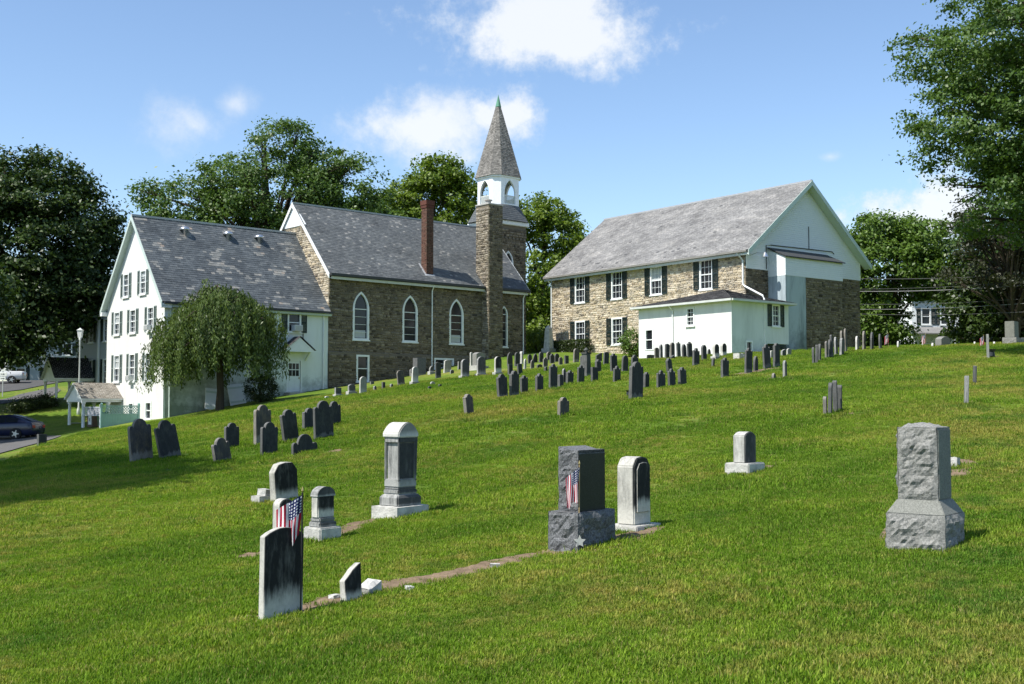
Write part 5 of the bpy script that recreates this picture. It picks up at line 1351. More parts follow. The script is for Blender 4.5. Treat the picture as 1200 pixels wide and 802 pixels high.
# below and against the annex
for a in ((774.6, 455, 21.5, 11, 'peak', 'slate_stone', 0), (787.4, 453.7, 22, 9.5, 'peak', 'slate_stone', 0), (799.8, 452.5, 22.5, 10.5, 'peak', 'slate_stone', 0), (785, 437, 17, 7.5, 'shoulder', 'slate_stone', -9),
          (769.6, 420.5, 13, 6, 'segment', 'slate_lichen', 3), (774.7, 420.5, 17, 4.6, 'gothic', 'marble_grey', 2), (781.7, 420.5, 17.5, 6.2, 'segment', 'slate_stone', 4), (788, 420.5, 19, 6, 'round', 'slate_lichen', 0), (795.4, 418.8, 18.4, 5.6, 'peak', 'marble_grey', 0),
          (802, 419.4, 16, 6, 'gothic', 'slate_stone', -3), (808.4, 419.4, 19, 6.6, 'peak', 'slate_stone', -4), (815.5, 428.2, 20.7, 8.6, 'peak', 'slate_stone', 2), (825.3, 422.3, 17.8, 6.8, 'round', 'slate_stone', -2), (831, 416, 7, 4.5, 'gothic', 'slate_stone', 0),
          (849.4, 441.9, 23, 10, 'peak', 'slate_stone', 3), (835.4, 430.6, 11.5, 3, 'gothic', 'slate_stone', 4), (762, 420, 5, 9, 'slant', 'slate_stone', 8), (788, 421, 4.5, 6, 'slant', 'slate_stone', -6),
          (877, 437.5, 30, 9.5, 'peak', 'slate_stone', 0), (885.5, 435, 17.5, 6.2, 'gothic', 'slate_stone', -4), (899, 432, 29, 9.6, 'peak', 'slate_stone', -2), (910, 430.5, 28, 8.4, 'shoulder', 'slate_stone', 0),
          (904, 420, 9, 4.5, 'segment', 'marble_pale', 5), (918, 417.5, 9, 6.5, 'slant', 'marble_grey', 6), (924.5, 416, 7.5, 6, 'segment', 'marble_pale', 4), (920, 442.5, 20, 4.4, 'gothic', 'marble_grey', 2), (906.8, 445, 7.5, 3.6, 'gothic', 'slate_lichen', -4)):
    stone(*a)
stone(839, 420.5, 17, 7.5, 'round', 'marble_black', 0, base=2.5); stone(848, 417.6, 15, 7, 'round', 'marble_black', 0, base=2)
# the line climbing to the gable, and the crest
ST = YAW + .28
for a in ((953.5, 425.5, 18.5, 4, 'gothic', 'slate_stone', 0), (957, 425.5, 21.5, 4, 'peak', 'slate_stone', 0), (960.3, 423, 20, 4.5, 'gothic', 'slate_stone', -3), (968.6, 420, 20, 5, 'segment', 'slate_lichen', 2), (971.8, 419, 21, 4.4, 'gothic', 'slate_stone', 0), (975.3, 418.5, 26, 4.6, 'segment', 'slate_stone', 0),
          (980, 416, 21, 6, 'round', 'marble_grey', 4), (986.2, 416.5, 20, 7, 'segment', 'marble_grey', 8), (986.8, 413.5, 26, 5, 'round', 'slate_lichen', 5), (991.2, 413, 28, 5.5, 'round', 'slate_lichen', 6),
          (1004.6, 410, 16, 6.5, 'round', 'marble_pale', 8), (1012.5, 410, 22, 6.5, 'round', 'slate_lichen', 3), (1021.8, 409.6, 20, 7, 'round', 'slate_stone', 0), (1031.8, 409.4, 18, 7, 'round', 'slate_stone', 2), (1052.6, 407.4, 7.5, 5, 'round', 'marble_pale', 0), (1093, 406, 4, 7, 'segment', 'marble_pale', 0), (1142, 404, 3.5, 9, 'segment', 'marble_pale', 0), (1165, 403.5, 3, 6, 'segment', 'marble_pale', 0)):
    stone(*a, yaw=ST)
stone(1105, 405.5, 11, 18, 'segment', 'granite_grey', 0, .35, yaw=YAW - .2)
stone(1198, 402, 8, 7, 'slant', 'marble_pale', 8)
for i, a in enumerate(((967, 488, 23, 5.6, 'round', 'slate_lichen', -2), (972.6, 488, 39, 7, 'round', 'slate_stone', -3), (979.2, 485.5, 39, 6.6, 'round', 'slate_stone', -1), (984, 483.5, 32, 6.6, 'round', 'slate_stone', -5))):
    stone(*a, yaw=ST + .05, label=('short edge-on slate headstone in the tight group of four', 'tall edge-on slate headstone next to the short one in the tight group of four', 'tallest edge-on slate headstone in the tight group of four', 'leaning edge-on slate headstone at the uphill end of the tight group of four')[i], group='tight group of four edge-on headstones')
stone(1132.3, 475.7, 34.7, 4, 'flat', 'marble_grey', 0, .07, yaw=ST + .28, label='thin pale edge-on headstone like a post on the open hillside')
stone(1142, 450.7, 21.7, 4, 'flat', 'slate_stone', -6, .07, yaw=ST + .28, label='thin dark edge-on headstone leaning uphill of the pale post-like one')
stone(1158, 420, 28, 3.4, 'flat', 'marble_grey', 0, .08, yaw=ST + .2, label='thin edge-on headstone with a dark vase at its foot near the crest')
stone(49, 522, 13, 12, 'flat', 'slate_stone', 0, .14, label='small square dark stone at the edge of the driveway')

def rough_box(w, d, h, amp, seed, res=.05, top_slope=0., rough=('x-', 'x+', 'y-', 'y+'), z0=0.):
    """rock-faced block: chiselled faces, straight arrises"""
    mb = MB(); off = Vector((seed * 7.3, seed * 3.1, seed * 1.7))
    def face(o, U, V, N, on):
        nu, nv = max(2, int(U.length / res)), max(2, int(V.length / res)); vs = []
        for j in range(nv + 1):
            for i in range(nu + 1):
                p = o + U * (i / nu) + V * (j / nv)
                if on and 0 < i < nu and 0 < j < nv:
                    e = min(1, min(i, nu - i, j, nv - j) / 2.0)
                    q = p * 5 + off
                    p = p + N * amp * e * (.55 + 1.0 * mnoise.noise(q) + .8 * mnoise.noise(q * 2.7) + .5 * mnoise.noise(q * 6.1))
                elif on: p = p + (U.normalized() * mnoise.noise(p * 11 + off) + N * mnoise.noise(p * 9 + off)) * amp * .22
                vs.append(p)
        mb.add(vs, [(j * (nu + 1) + i, j * (nu + 1) + i + 1, (j + 1) * (nu + 1) + i + 1, (j + 1) * (nu + 1) + i) for j in range(nv) for i in range(nu)])
    a, b = w / 2, d / 2
    X, Y_, Zv = Vector((1, 0, 0)), Vector((0, 1, 0)), Vector((0, 0, 1))
    face(Vector((-a, -b, z0)), X * w, Zv * h, -Y_, 'y-' in rough); face(Vector((a, b, z0)), -X * w, Zv * h, Y_, 'y+' in rough)
    face(Vector((-a, b, z0)), -Y_ * d, Zv * h, -X, 'x-' in rough); face(Vector((a, -b, z0)), Y_ * d, Zv * h, X, 'x+' in rough)
    face(Vector((-a, -b, z0 + h)), X * w, Y_ * d, Zv, 'z' in rough)
    return mb

def bpart(name, mb, mat, root, bev=.01, loc=(0, 0, 0), rot=(0, 0, 0), smooth=False):
    me = mb.mesh(name, mat, smooth); fix_normals(me)
    if bev: bevel_mesh(me, bev, 2)
    return obj(name, me, root, loc, rot)

# front slab of blackened marble
p = hit(329, 726); Y = p[1]; w = width_of(p, 52, .066, YAW)
obj('headstone', slab_mesh('headstone', 'segment', w, 104 * Y / FPX, .066, 'marble_slab', 501, .2, .006), None, tuple(p), (R(-1), R(1.5), YAW), 'tall blackened marble slab with a pale foot and a small flag at its shoulder', 'headstone')
fx = p.copy(); SLABW = w
# rounded stone behind it
p = hit(331.5, 634); w = width_of(p, 24, .12, YAW)
r_ = thing('headstone', 'round-topped marble headstone partly hidden behind the tall blackened slab', 'headstone', tuple(p), YAW)
bpart('tablet', MB().prism([(x, 0, z) for x, z in outline('round', w, 49 * p[1] / FPX, None)], (0, -.07, 0), (0, .07, 0)), 'marble_black', r_, .01)
bpart('plinth', MB().box(-w * .65, w * .65, -.15, .15, -.2, .06), 'marble_pale', r_, .01)
# small white block beside the clipped stone
p = hit(307.5, 590); r_ = thing('stone_block', 'small white marble block topped by a loose stone beside the clipped headstone', 'stone block', tuple(p), YAW)
bpart('base', rough_box(.28, .2, .11, .012, 3), 'marble_white', r_, 0); bpart('loose_stone', rough_box(.16, .14, .1, .02, 4, rough=('x-', 'x+', 'y-', 'y+', 'z')), 'marble_pale', r_, 0, (.03, .01, .11), (.1, .05, .4))
# tablet on a white block
p = hit(378, 634); u = p[1] / FPX; w = width_of(p, 36, .2, YAW)
r_ = thing('headstone', 'blackened round-topped marble tablet on a bright white block', 'headstone', tuple(p), YAW)
bpart('plinth', MB().box(-w / 2 - .02, w / 2 + .02, -.15, .15, -.2, 16 * u), 'marble_white', r_, .015)
bpart('base_moulding', MB().box(-w * .44, w * .44, -.1, .1, 16 * u, 22 * u).box(-w * .40, w * .40, -.085, .085, 22 * u, 27 * u), 'marble_grey', r_, .012)
bpart('tablet', MB().prism([(x, 0, z) for x, z in outline('round', w * .86, 36 * u, None)], (0, -.06, 0), (0, .06, 0)), 'marble_black', r_, .012, (0, 0, 26.5 * u))
bpart('hood_moulding', MB().prism([(x, 0, z) for x, z in outline('round', w * .93, 11 * u, None)], (0, -.075, 0), (0, .05, 0)), 'marble_grey', r_, .012, (0, .012, 51.5 * u))
# broken curved slab with a marble lump
p = hit(412, 706); u = p[1] / FPX
obj('broken_headstone', slab_mesh('broken_headstone', 'slant', width_of(p, 26, .07, YAW), 44 * u, .07, 'marble_slab', 502, .1, .006), None, tuple(p), (R(-4), 0, YAW), 'broken marble slab with a slanting curved top in the bare soil', 'headstone')
q = hit(433, 697); bpart('marble_fragment', rough_box(.2, .13, .12, .03, 6, .04, rough=('x-', 'x+', 'y-', 'y+', 'z')), 'marble_white', None, 0, tuple(q - np.array([0, 0, .03])), (.1, -.25, YAW + .3))
tag(bpy.data.objects['marble_fragment'], 'white marble fragment lying beside the broken slab', 'stone fragment')
for k, (px, py, lb) in enumerate(((580, 667, 'small pale stone lying in the bare soil strip'), (392, 704, 'flat pale chip of stone in the soil behind the tall slab'), (480, 693, 'pale chip of stone at the grass edge of the soil strip'))):
    q = hit(px, py); o = bpart('loose_stone', rough_box(.09, .06, .04, .015, 20 + k, .025, rough=('x-', 'x+', 'y-', 'y+', 'z')), 'marble_pale', None, 0, tuple(q), (0, 0, k)); tag(o, lb, 'stone')
# tall monument with an arched cap
p = hit(469, 606); u = p[1] / FPX; w = width_of(p, 40, .3, YAW); 
r_ = thing('monument', 'tall grey marble monument with an arched cap on a broken white plinth', 'monument', tuple(p), YAW)
dd = w * .78; W2 = w
bpart('plinth', rough_box(W2 * 1.75, dd * 1.75, 13 * u + .15, .012, 8, .06, rough=('x-', 'x+', 'y-', 'y+', 'z'), z0=-.15), 'marble_white', r_, 0)
zb = 13 * u
bpart('base', MB().box(-W2 * .66, W2 * .66, -dd * .66, dd * .66, zb, zb + 10 * u).hexa([(-W2 * .66, -dd * .66, zb + 10 * u), (W2 * .66, -dd * .66, zb + 10 * u), (W2 * .66, dd * .66, zb + 10 * u), (-W2 * .66, dd * .66, zb + 10 * u)],
      [(-W2 * .54, -dd * .54, zb + 14 * u), (W2 * .54, -dd * .54, zb + 14 * u), (W2 * .54, dd * .54, zb + 14 * u), (-W2 * .54, dd * .54, zb + 14 * u)]), 'marble_grey', r_, .015)
z1 = zb + 14 * u
bpart('base_moulding', MB().box(-W2 * .53, W2 * .53, -dd * .53, dd * .53, z1, z1 + 5 * u).box(-W2 * .5, W2 * .5, -dd * .5, dd * .5, z1 + 5 * u, z1 + 8 * u), 'marble_grey', r_, .012)
z2 = z1 + 8 * u; hd = 57 * u
dm = MB(); dm.box(-W2 * .40, W2 * .40, -dd * .40, dd * .40, z2, z2 + hd)
for sx in (-1, 1):
    for sy in (-1, 1): dm.box(sx * W2 * .45 - W2 * .05, sx * W2 * .45 + W2 * .05, sy * dd * .45 - dd * .05, sy * dd * .45 + dd * .05, z2 + 6 * u, z2 + hd)
dm.box(-W2 * .5, W2 * .5, -dd * .5, dd * .5, z2, z2 + 9 * u).box(-W2 * .5, W2 * .5, -dd * .5, dd * .5, z2 + hd - 6 * u, z2 + hd)
bpart('die', dm, 'marble_grey', r_, .008)
dp = MB(); dp.box(-W2 * .40, W2 * .40, -dd * .425, -dd * .402, z2 + 9.5 * u, z2 + hd - 6.5 * u); bpart('inscription_panel', dp, 'marble_dark', r_, .004)
z3 = z2 + hd
arc_ = [(-W2 * .56, 0, z3), (W2 * .56, 0, z3), (W2 * .56, 0, z3 + 5 * u)] + [(W2 * .56 * (1 - t / 6), 0, z3 + 5 * u + 12.5 * u * (1 - (1 - t / 6) ** 2)) for t in range(1, 12)] + [(-W2 * .56, 0, z3 + 5 * u)]
bpart('cap', MB().prism(arc_, (0, -dd * .57, 0), (0, dd * .57, 0)), 'marble_pale', r_, .012)
# dark granite monument
p = hit(683, 644); u = p[1] / FPX; p = p + np.array([0, .12, 0]); p[2] = Tz(p[0], p[1])
r_ = thing('monument', 'dark granite monument with a flag and a metal star at its corner', 'monument', tuple(p), YAW)
bw, bd, bh = .66, .36, 43 * u
bpart('base', rough_box(bw, bd, bh + .1, .034, 11, .03, z0=-.1), 'granite_dark', r_, 0)
w, d_, h = .47, .24, 74 * u
g = rough_box(w, d_, h, .028, 12, .026, rough=('x-', 'x+', 'y+'), z0=bh)
for i, v in enumerate(g.v):
    if abs(v[2] - (bh + h)) < .004: g.v[i] = (v[0], v[1], v[2] - (.0 if False else (-v[1] - d_ / 2) * -.0) - max(0, -v[1] + d_ / 2) * .22)
bpart('die', g, 'granite_dark', r_, 0)
bpart('polished_face', MB().box(-w / 2 + .004, w / 2 - .004, -d_ / 2 - .006, -d_ / 2 + .002, bh + .004, bh + h - d_ * .22 - .012), 'granite_polished', r_, 0)
tp = MB(); tp.hexa([(-w / 2, -d_ / 2, bh + h - d_ * .22 - .004), (w / 2, -d_ / 2, bh + h - d_ * .22 - .004), (w / 2, d_ / 2, bh + h - .004), (-w / 2, d_ / 2, bh + h - .004)], [(-w / 2, -d_ / 2, bh + h - d_ * .22 + .006), (w / 2, -d_ / 2, bh + h - d_ * .22 + .006), (w / 2, d_ / 2, bh + h + .006), (-w / 2, d_ / 2, bh + h + .006)]); bpart('sloped_top', tp, 'granite_dark', r_, 0)
GP = p.copy()
# marble stone with clipped top on a white slab
p = hit(744, 620); u = p[1] / FPX
r_ = thing('headstone', 'thick marble headstone with a blackened front on a flat white slab', 'headstone', tuple(p), YAW)
bpart('plinth', MB().box(-.26, .26, -.19, .19, -.15, 6 * u), 'marble_white', r_, .01)
bpart('tablet', MB().prism([(x, 0, z) for x, z in outline('clip', .34, 78 * u, None)], (0, -.11, 0), (0, .11, 0)), 'marble_black', r_, .012, (0, .01, 6 * u))
bpart('raised_shield', MB().prism([(x, 0, z) for x, z in outline('clip', .27, 58 * u, None)], (0, -.128, 0), (0, -.112, 0)), 'marble_black', r_, .008, (0, .01, 20 * u))
# small stone on a white plinth
p = hit(873, 554.5); u = p[1] / FPX
r_ = thing('headstone', 'small dark headstone with a curved top on a white plinth alone on the slope', 'headstone', tuple(p), YAW)
bpart('plinth', MB().box(-.27, .27, -.2, .2, -.15, 12 * u), 'marble_white', r_, .015)
bpart('tablet', MB().prism([(x, 0, z) for x, z in outline('segment', .36, 36 * u, None)], (0, -.1, 0), (0, .1, 0)), 'marble_dark', r_, .012, (0, 0, 12 * u))
# grey granite monument
p = hit(1085, 642); u = p[1] / FPX
r_ = thing('monument', 'pale grey rock-faced granite monument with a wide sloped base', 'monument', tuple(p), YAW)
bw = .51; bd = .51; hb = 40 * u
bpart('base', rough_box(bw, bd, hb + .1, .034, 15, .03, z0=-.1), 'granite_grey', r_, 0)
hs = 16 * u; tw_ = .345
bpart('sloped_shoulder', MB().hexa([(-bw / 2, -bd / 2, hb), (bw / 2, -bd / 2, hb), (bw / 2, bd / 2, hb), (-bw / 2, bd / 2, hb)], [(-tw_ / 2 - .01, -tw_ / 2 - .01, hb + hs), (tw_ / 2 + .01, -tw_ / 2 - .01, hb + hs), (tw_ / 2 + .01, tw_ / 2 + .01, hb + hs), (-tw_ / 2 - .01, tw_ / 2 + .01, hb + hs)]), 'granite_smooth', r_, .006)
hd = 83 * u
bpart('die', rough_box(tw_, tw_, hd, .03, 16, .026, rough=('x-', 'y+', 'z'), z0=hb + hs), 'granite_grey', r_, 0)
bpart('smooth_face', MB().box(-tw_ / 2 + .012, tw_ / 2 - .012, -tw_ / 2 - .008, -tw_ / 2 + .004, hb + hs + .01, hb + hs + hd - .02), 'granite_smooth', r_, .002)
q = hit(1119, 549); o = bpart('broken_stub', rough_box(.14, .1, .2, .015, 17, .04, rough=('x-', 'x+', 'y-', 'y+', 'z'), z0=-.05), 'marble_white', None, 0, tuple(q), (0, .1, YAW)); tag(o, 'broken white stub of a headstone in bare soil behind the granite monument', 'headstone')
# crest monument, obelisk, big block, tall urn stone
p = hit(1186, 403); u = p[1] / FPX
r_ = thing('monument', 'square granite monument on the crest under the overhanging tree', 'monument', tuple(p), YAW)
bpart('base', rough_box(1.0, .7, 7 * u + .2, .03, 18, .08, z0=-.2), 'granite_grey', r_, 0); bpart('die', MB().box(-.42, .42, -.24, .24, 7 * u, 26 * u), 'granite_smooth', r_, .02)
x, y = (643 - 600) / FPX * 88.5, 88.5; z0 = Tz(x, y); u = y / FPX
r_ = thing('obelisk', 'white marble obelisk standing before the stone hall', 'obelisk', (x, y, z0), YAW)
zt = CZ + (475 - 380.5) * u - z0
bpart('shaft', MB().hexa([(-.28, -.28, .3), (.28, -.28, .3), (.28, .28, .3), (-.28, .28, .3)], [(-.2, -.2, zt - .3), (.2, -.2, zt - .3), (.2, .2, zt - .3), (-.2, .2, zt - .3)]).add([(-.2, -.2, zt - .298), (.2, -.2, zt - .298), (.2, .2, zt - .298), (-.2, .2, zt - .298), (0, 0, zt)], [(0, 1, 4), (1, 2, 4), (2, 3, 4), (3, 0, 4)]), 'marble_white', r_, .0)
bpart('base', MB().box(-.42, .42, -.42, .42, -.3, .3), 'marble_pale', r_, .03)
p = hit(491.5, 440); u = p[1] / FPX
r_ = thing('monument', 'broad dark granite block monument close to the church wall', 'monument', tuple(p), YAW)
bpart('die', MB().box(-.45, .45, -.22, .22, 2 * u, 20 * u), 'granite_dark', r_, .02); bpart('base', rough_box(1.05, .6, 2 * u + .2, .02, 19, .08, z0=-.2), 'granite_grey', r_, 0)
p = hit(687, 441); u = p[1] / FPX
r_ = thing('monument', 'tall dark monument topped by an urn in the rows below the hall', 'monument', tuple(p), YAW)
bpart('shaft', MB().hexa([(-.17, -.15, -.2), (.17, -.15, -.2), (.17, .15, -.2), (-.17, .15, -.2)], [(-.14, -.13, 26 * u), (.14, -.13, 26 * u), (.14, .13, 26 * u), (-.14, .13, 26 * u)]).box(-.18, .18, -.16, .16, 26.02 * u, 27.5 * u), 'slate_stone', r_, .01)
part('urn', MB().lathe([(.05, 27.5 * u), (.04, 28.5 * u), (.11, 30 * u), (.12, 31 * u), (.06, 32 * u), (.07, 32.4 * u), (.01, 33.4 * u)], 12), 'slate_stone', r_, smooth=True)
q = hit(866.7, 420.5); o = bpart('stone_block', rough_box(.7, .35, .3, .02, 23, .06, z0=-.05, rough=('x-', 'x+', 'y-', 'y+', 'z')), 'marble_white', None, 0, tuple(q), (0, 0, YAW)); tag(o, 'low white stone block in the grass before the annex side wall', 'stone block')
q = hit(1162, 419); o = part('flower_vase', MB().lathe([(.1, 0), (.14, .05), (.12, .22), (.2, .34), (.02, .33)], 12), 'vase_dark', None); o.location = tuple(q); tag(o, 'dark vase at the foot of the thin edge-on headstone', 'vase')
q = hit(738, 466); o = part('flower_vase', MB().lathe([(.06, 0), (.1, .04), (.09, .16), (.13, .2), (.02, .19)], 12), 'vase_dark', None); o.location = tuple(q); tag(o, 'dark little vase beside the large tall slate headstone', 'vase')

# ------------------------------------------------------------------ flags on staffs
def flag(name, label, foot, top, size, spread, side, seed, star=False, group=None, wood='wood_staff', fold=1.):
    f, t = Vector(foot), Vector(top)
    root = thing(name, label, 'flag', f, 0, group)
    part('staff', MB().tube([(0, 0, -.1), t - f], .0045 * max(1, size / .3), 7), wood, root)
    part('finial', MB().lathe([(.004, -.01), (.009, .004), (.007, .018), (.001, .032)], 8).__class__() .lathe([(.004, (t - f).z), (.010, (t - f).z + .012), (.008, (t - f).z + .022), (.001, (t - f).z + .045)], 8, (t - f).x, (t - f).y), 'brass', root)
    n, m_ = 26, 30; V_ = []; F_ = []; UV = []
    rng = random.Random(seed); ph = rng.random() * 6
    for j in range(m_ + 1):
        b = j / m_
        for i in range(n + 1):
            a = i / n
            hang = b ** .9
            x = side * (a * spread * (1.0 - .25 * hang) + hang * spread * (.10 + .12 * a)) + .02 * size * math.sin(9 * a + 3 * b + ph) * hang
            y = fold * size * (.07 * math.sin(a * 13 + ph) * (.25 + hang) + .03 * math.sin(a * 25 + b * 4))
            z = -a * size * .26 - hang * size * (.74 - .05 * math.sin(a * 11 + ph)) - .02
            V_.append((t - f) + Vector((x, y - .012, z))); F_ and None; UV.append((a, b))
    F_ = [(j * (n + 1) + i, j * (n + 1) + i + 1, (j + 1) * (n + 1) + i + 1, (j + 1) * (n + 1) + i) for j in range(m_) for i in range(n)]
    me = bpy.data.meshes.new('cloth'); me.from_pydata([tuple(v) for v in V_], [], F_)
    uvl = me.uv_layers.new(name='UVMap')
    for lp in me.loops: uvl.data[lp.index].uv = UV[lp.vertex_index]
    me.materials.append(MATS['flag_cloth']); me.polygons.foreach_set('use_smooth', [True] * len(me.polygons)); me.update()
    obj('cloth', me, root)
    if star:
        c = Vector((0, -.02, .105)); pts = []
        for k in range(10):
            r = (.062 if k % 2 == 0 else .030); an = math.pi / 2 + k * math.pi / 5; pts.append((c.x + r * math.cos(an), c.y, c.z + r * math.sin(an)))
        me = MB().prism(pts, (0, -.008, 0), (0, .006, 0)).mesh('star_marker', 'cast_zinc'); fix_normals(me)
        o = obj('star_marker', me, root, rot=(0, 0, .25))
    return root

# beside the tall slab
ex = np.array([math.cos(YAW), math.sin(YAW)]); nf = np.array([math.sin(YAW), -math.cos(YAW)])
q = fx[:2] + ex * (SLABW * .40) + nf * .08; zq = Tz(q[0], q[1])
tz = at(354.5, 577, q[1]); q[0] = tz[0] - .006
flag('grave_flag', 'small striped flag hanging over the shoulder of the tall marble slab', (q[0], q[1], zq), (tz[0], q[1], tz[2]), .46, .205, -1, 4, fold=.75, wood='sign_black')
d_ = np.array([math.sin(YAW), -math.cos(YAW)]); q = GP[:2] + np.array([-math.cos(YAW), -math.sin(YAW)]) * .245 + d_ * .235
b_ = at(678.5, 646, q[1]); q = np.array([b_[0], q[1]]); zq = Tz(*q); tz = at(679, 545, q[1])
flag('grave_flag', 'small striped flag on a staff with a metal star before the dark granite monument', (q[0], q[1], zq), (tz[0], q[1], tz[2]), .42, .135, -1, 9, True, fold=.45)
for k, (px, py, tp_, lb) in enumerate(((1041, 408, 391, 'small faded flag among the headstones past the hall gable'), (1085, 405.5, 391, 'small faded flag before the distant white house'), (1153, 406, 393, 'small faded flag beside the thin edge-on headstone'))):
    q = hit(px, py); t_ = at(px, tp_, q[1]); flag('grave_flag', lb, tuple(q), (q[0], q[1], t_[2]), .6, .2, -1, 20 + k)

# ================================================================== things round the white house
cA, sA = math.cos(AR), math.sin(AR)
def Aw(x, y): return (AO[0] + x * cA - y * sA, AO[1] + x * sA + y * cA)

def lattice_screen(label, x, y, rz, L, z0, zt, mat, group):
    wx_, wy_ = Aw(x, y); r_ = thing('lattice_screen', label, 'fence', (wx_, wy_, 0), rz, group)
    for u in (0, L):
        o = MB().box(u - .055, u + .055, -.055, .055, z0, zt + .1).add([(u - .07, -.07, zt + .1), (u + .07, -.07, zt + .1), (u + .07, .07, zt + .1), (u - .07, .07, zt + .1), (u, 0, zt + .18)], [(0, 1, 4), (1, 2, 4), (2, 3, 4), (3, 0, 4), (3, 2, 1, 0)])
        part('post', o, mat, r_)
    part('rail', MB().box(.056, L - .056, -.03, .03, zt - .06, zt).box(.056, L - .056, -.03, .03, zt - .56, zt - .5), mat, r_)
    n = int((L - .12) / .15)
    for k in range(n if mat == 'fence_teal' else 0): part('board', MB().box(.06 + k * (L - .12) / n + .003, .06 + (k + 1) * (L - .12) / n - .003, -.012, .012, z0, zt - .561), mat, r_)
    lt = MB(); a, b, c_, d_ = .056, L - .056, zt - .5, zt - .061
    for s in (1, -1):
        k = a - (d_ - c_)
        while k < b:
            u0_, u1_ = k, k + (d_ - c_)
            w0, w1 = c_, d_
            if s < 0: w0, w1 = d_, c_
            lo_, hi_ = max(a, u0_), min(b, u1_)
            if hi_ - lo_ > .03:
                f = lambda u: w0 + (w1 - w0) * (u - u0_) / (u1_ - u0_)
                y_ = .006 * s
                lt.hexa([(lo_, y_ - .005, f(lo_) - .026), (hi_, y_ - .005, f(hi_) - .026), (hi_, y_ + .005, f(hi_) - .026), (lo_, y_ + .005, f(lo_) - .026)],
                        [(lo_, y_ - .005, f(lo_) + .026), (hi_, y_ - .005, f(hi_) + .026), (hi_, y_ + .005, f(hi_) + .026), (lo_, y_ + .005, f(lo_) + .026)])
            k += .16
    part('lattice', lt, mat, r_, kind='stuff')
lattice_screen('pale green board fence panel with a lattice top beside the white gable', -2.4, 3.4, AR, 2.35, -.6, 1.58, 'fence_teal', 'lattice fence panels')
lattice_screen('grey lattice-topped fence panel under the tan porch roof', -2.4, 3.52, AR + math.pi / 2, 2.9, -.6, 1.5, 'fence_shaded', 'lattice fence panels')
x, y = Aw(-2.0, 5.5); z0 = Tz(x, y)
r_ = thing('storage_bin', 'brown bin with a white notice under the tan porch', 'bin', (x, y, z0), AR)
bpart('body', MB().box(-.3, .3, -.45, .45, 0, 1.15), 'bin_brown', r_, .02); bpart('lid', MB().box(-.33, .33, -.48, .48, 1.15, 1.22), 'gutter_dark', r_, .01)
bpart('notice', MB().box(-.315, -.303, -.3, .2, .15, 1.05), 'sign_white', r_, 0); bpart('notice_mark', MB().box(-.322, -.317, -.1, .0, .35, .55), 'sign_black', r_, 0)
x, y = Aw(-1.9, 4.5); r_ = thing('wheeled_bin', 'green bin beside the brown one at the fence', 'bin', (x, y, Tz(x, y)), AR)
bpart('body', MB().hexa([(-.2, -.22, .05), (.2, -.22, .05), (.2, .22, .05), (-.2, .22, .05)], [(-.26, -.28, .85), (.26, -.28, .85), (.26, .28, .85), (-.26, .28, .85)]), 'plastic_green', r_, .02); bpart('lid', MB().box(-.29, .29, -.31, .31, .852, .92), 'plastic_green', r_, .02)
bpart('wheel', MB().tube([(.2, -.25, .09), (.2, .25, .09)], .09, 12), 'rubber', r_, 0)

for k, (lx, z, ry) in enumerate(((3.05, 1.15, .10), (4.75, 1.5, -.10))):
    x, y = Aw(lx, -.42); z0 = Tz(x, y)
    r_ = thing('cellar_hatch', ('pale hatch door leaning on the house wall on the gable side of the weeping trunk', 'pale hatch door leaning on the house wall on the bush side of the weeping trunk')[k], 'hatch door', (x, y, z0 - .05), AR)
    o = bpart('panel', MB().box(-.55, .55, -.03, .03, 0, 1.35), 'door_white', r_, .01, rot=(-.22, ry, 0)); bpart('batten', MB().box(-.5, .5, -.05, -.031, .15, .27).box(-.5, .5, -.05, -.031, 1.05, 1.17), 'teal_trim', o, 0)

def ac_unit(label, x, y, z, rz, s=1.):
    wx_, wy_ = Aw(x, y); r_ = thing('air_conditioner', label, 'air conditioner', (wx_, wy_, z), rz, None)
    bpart('case', MB().box(-.3 * s, .3 * s, -.42 * s, .06, 0, .4 * s), 'ac_white', r_, .015)
    g_ = MB()
    for k in range(6): g_.box(-.27 * s, .27 * s, -.428 * s, -.421 * s, (.04 + k * .055) * s, (.075 + k * .055) * s)
    part('grille', g_, 'metal_grey', r_)
ac_unit('air conditioner in the window over the pediment door', 9.0, -.02, 6.42, AR)
ac_unit('air conditioner in the middle-floor gable window', -.02, 1.97, 6.2, AR - math.pi / 2, .8)
ac_unit('air conditioner in the ground-floor gable window', -.02, 4.63, 3.14, AR - math.pi / 2, .8)

# street lamp behind the porch
x, y = P3(93, 77.5); z0 = Tz(x, y)
r_ = thing('lamp_post', 'pale lamp post with a white lantern behind the tan porch', 'street lamp', (x, y, z0))
zl = CZ + (475 - 396) * 77.5 / FPX - z0
part('post', MB().lathe([(.12, -.2), (.12, .3), (.055, .5), (.042, zl - .5), (.07, zl - .4), (.05, zl - .2), (.12, zl)], 12), 'fascia', r_, smooth=True)
part('lantern', MB().hexa([(-.11, -.11, zl), (.11, -.11, zl), (.11, .11, zl), (-.11, .11, zl)], [(-.16, -.16, zl + .5), (.16, -.16, zl + .5), (.16, .16, zl + .5), (-.16, .16, zl + .5)]), 'lantern_white', r_)
part('lantern_cap', MB().add([(-.19, -.19, zl + .502), (.19, -.19, zl + .502), (.19, .19, zl + .502), (-.19, .19, zl + .502), (0, 0, zl + .68)], [(0, 1, 4), (1, 2, 4), (2, 3, 4), (3, 0, 4), (3, 2, 1, 0)]), 'fascia', r_)

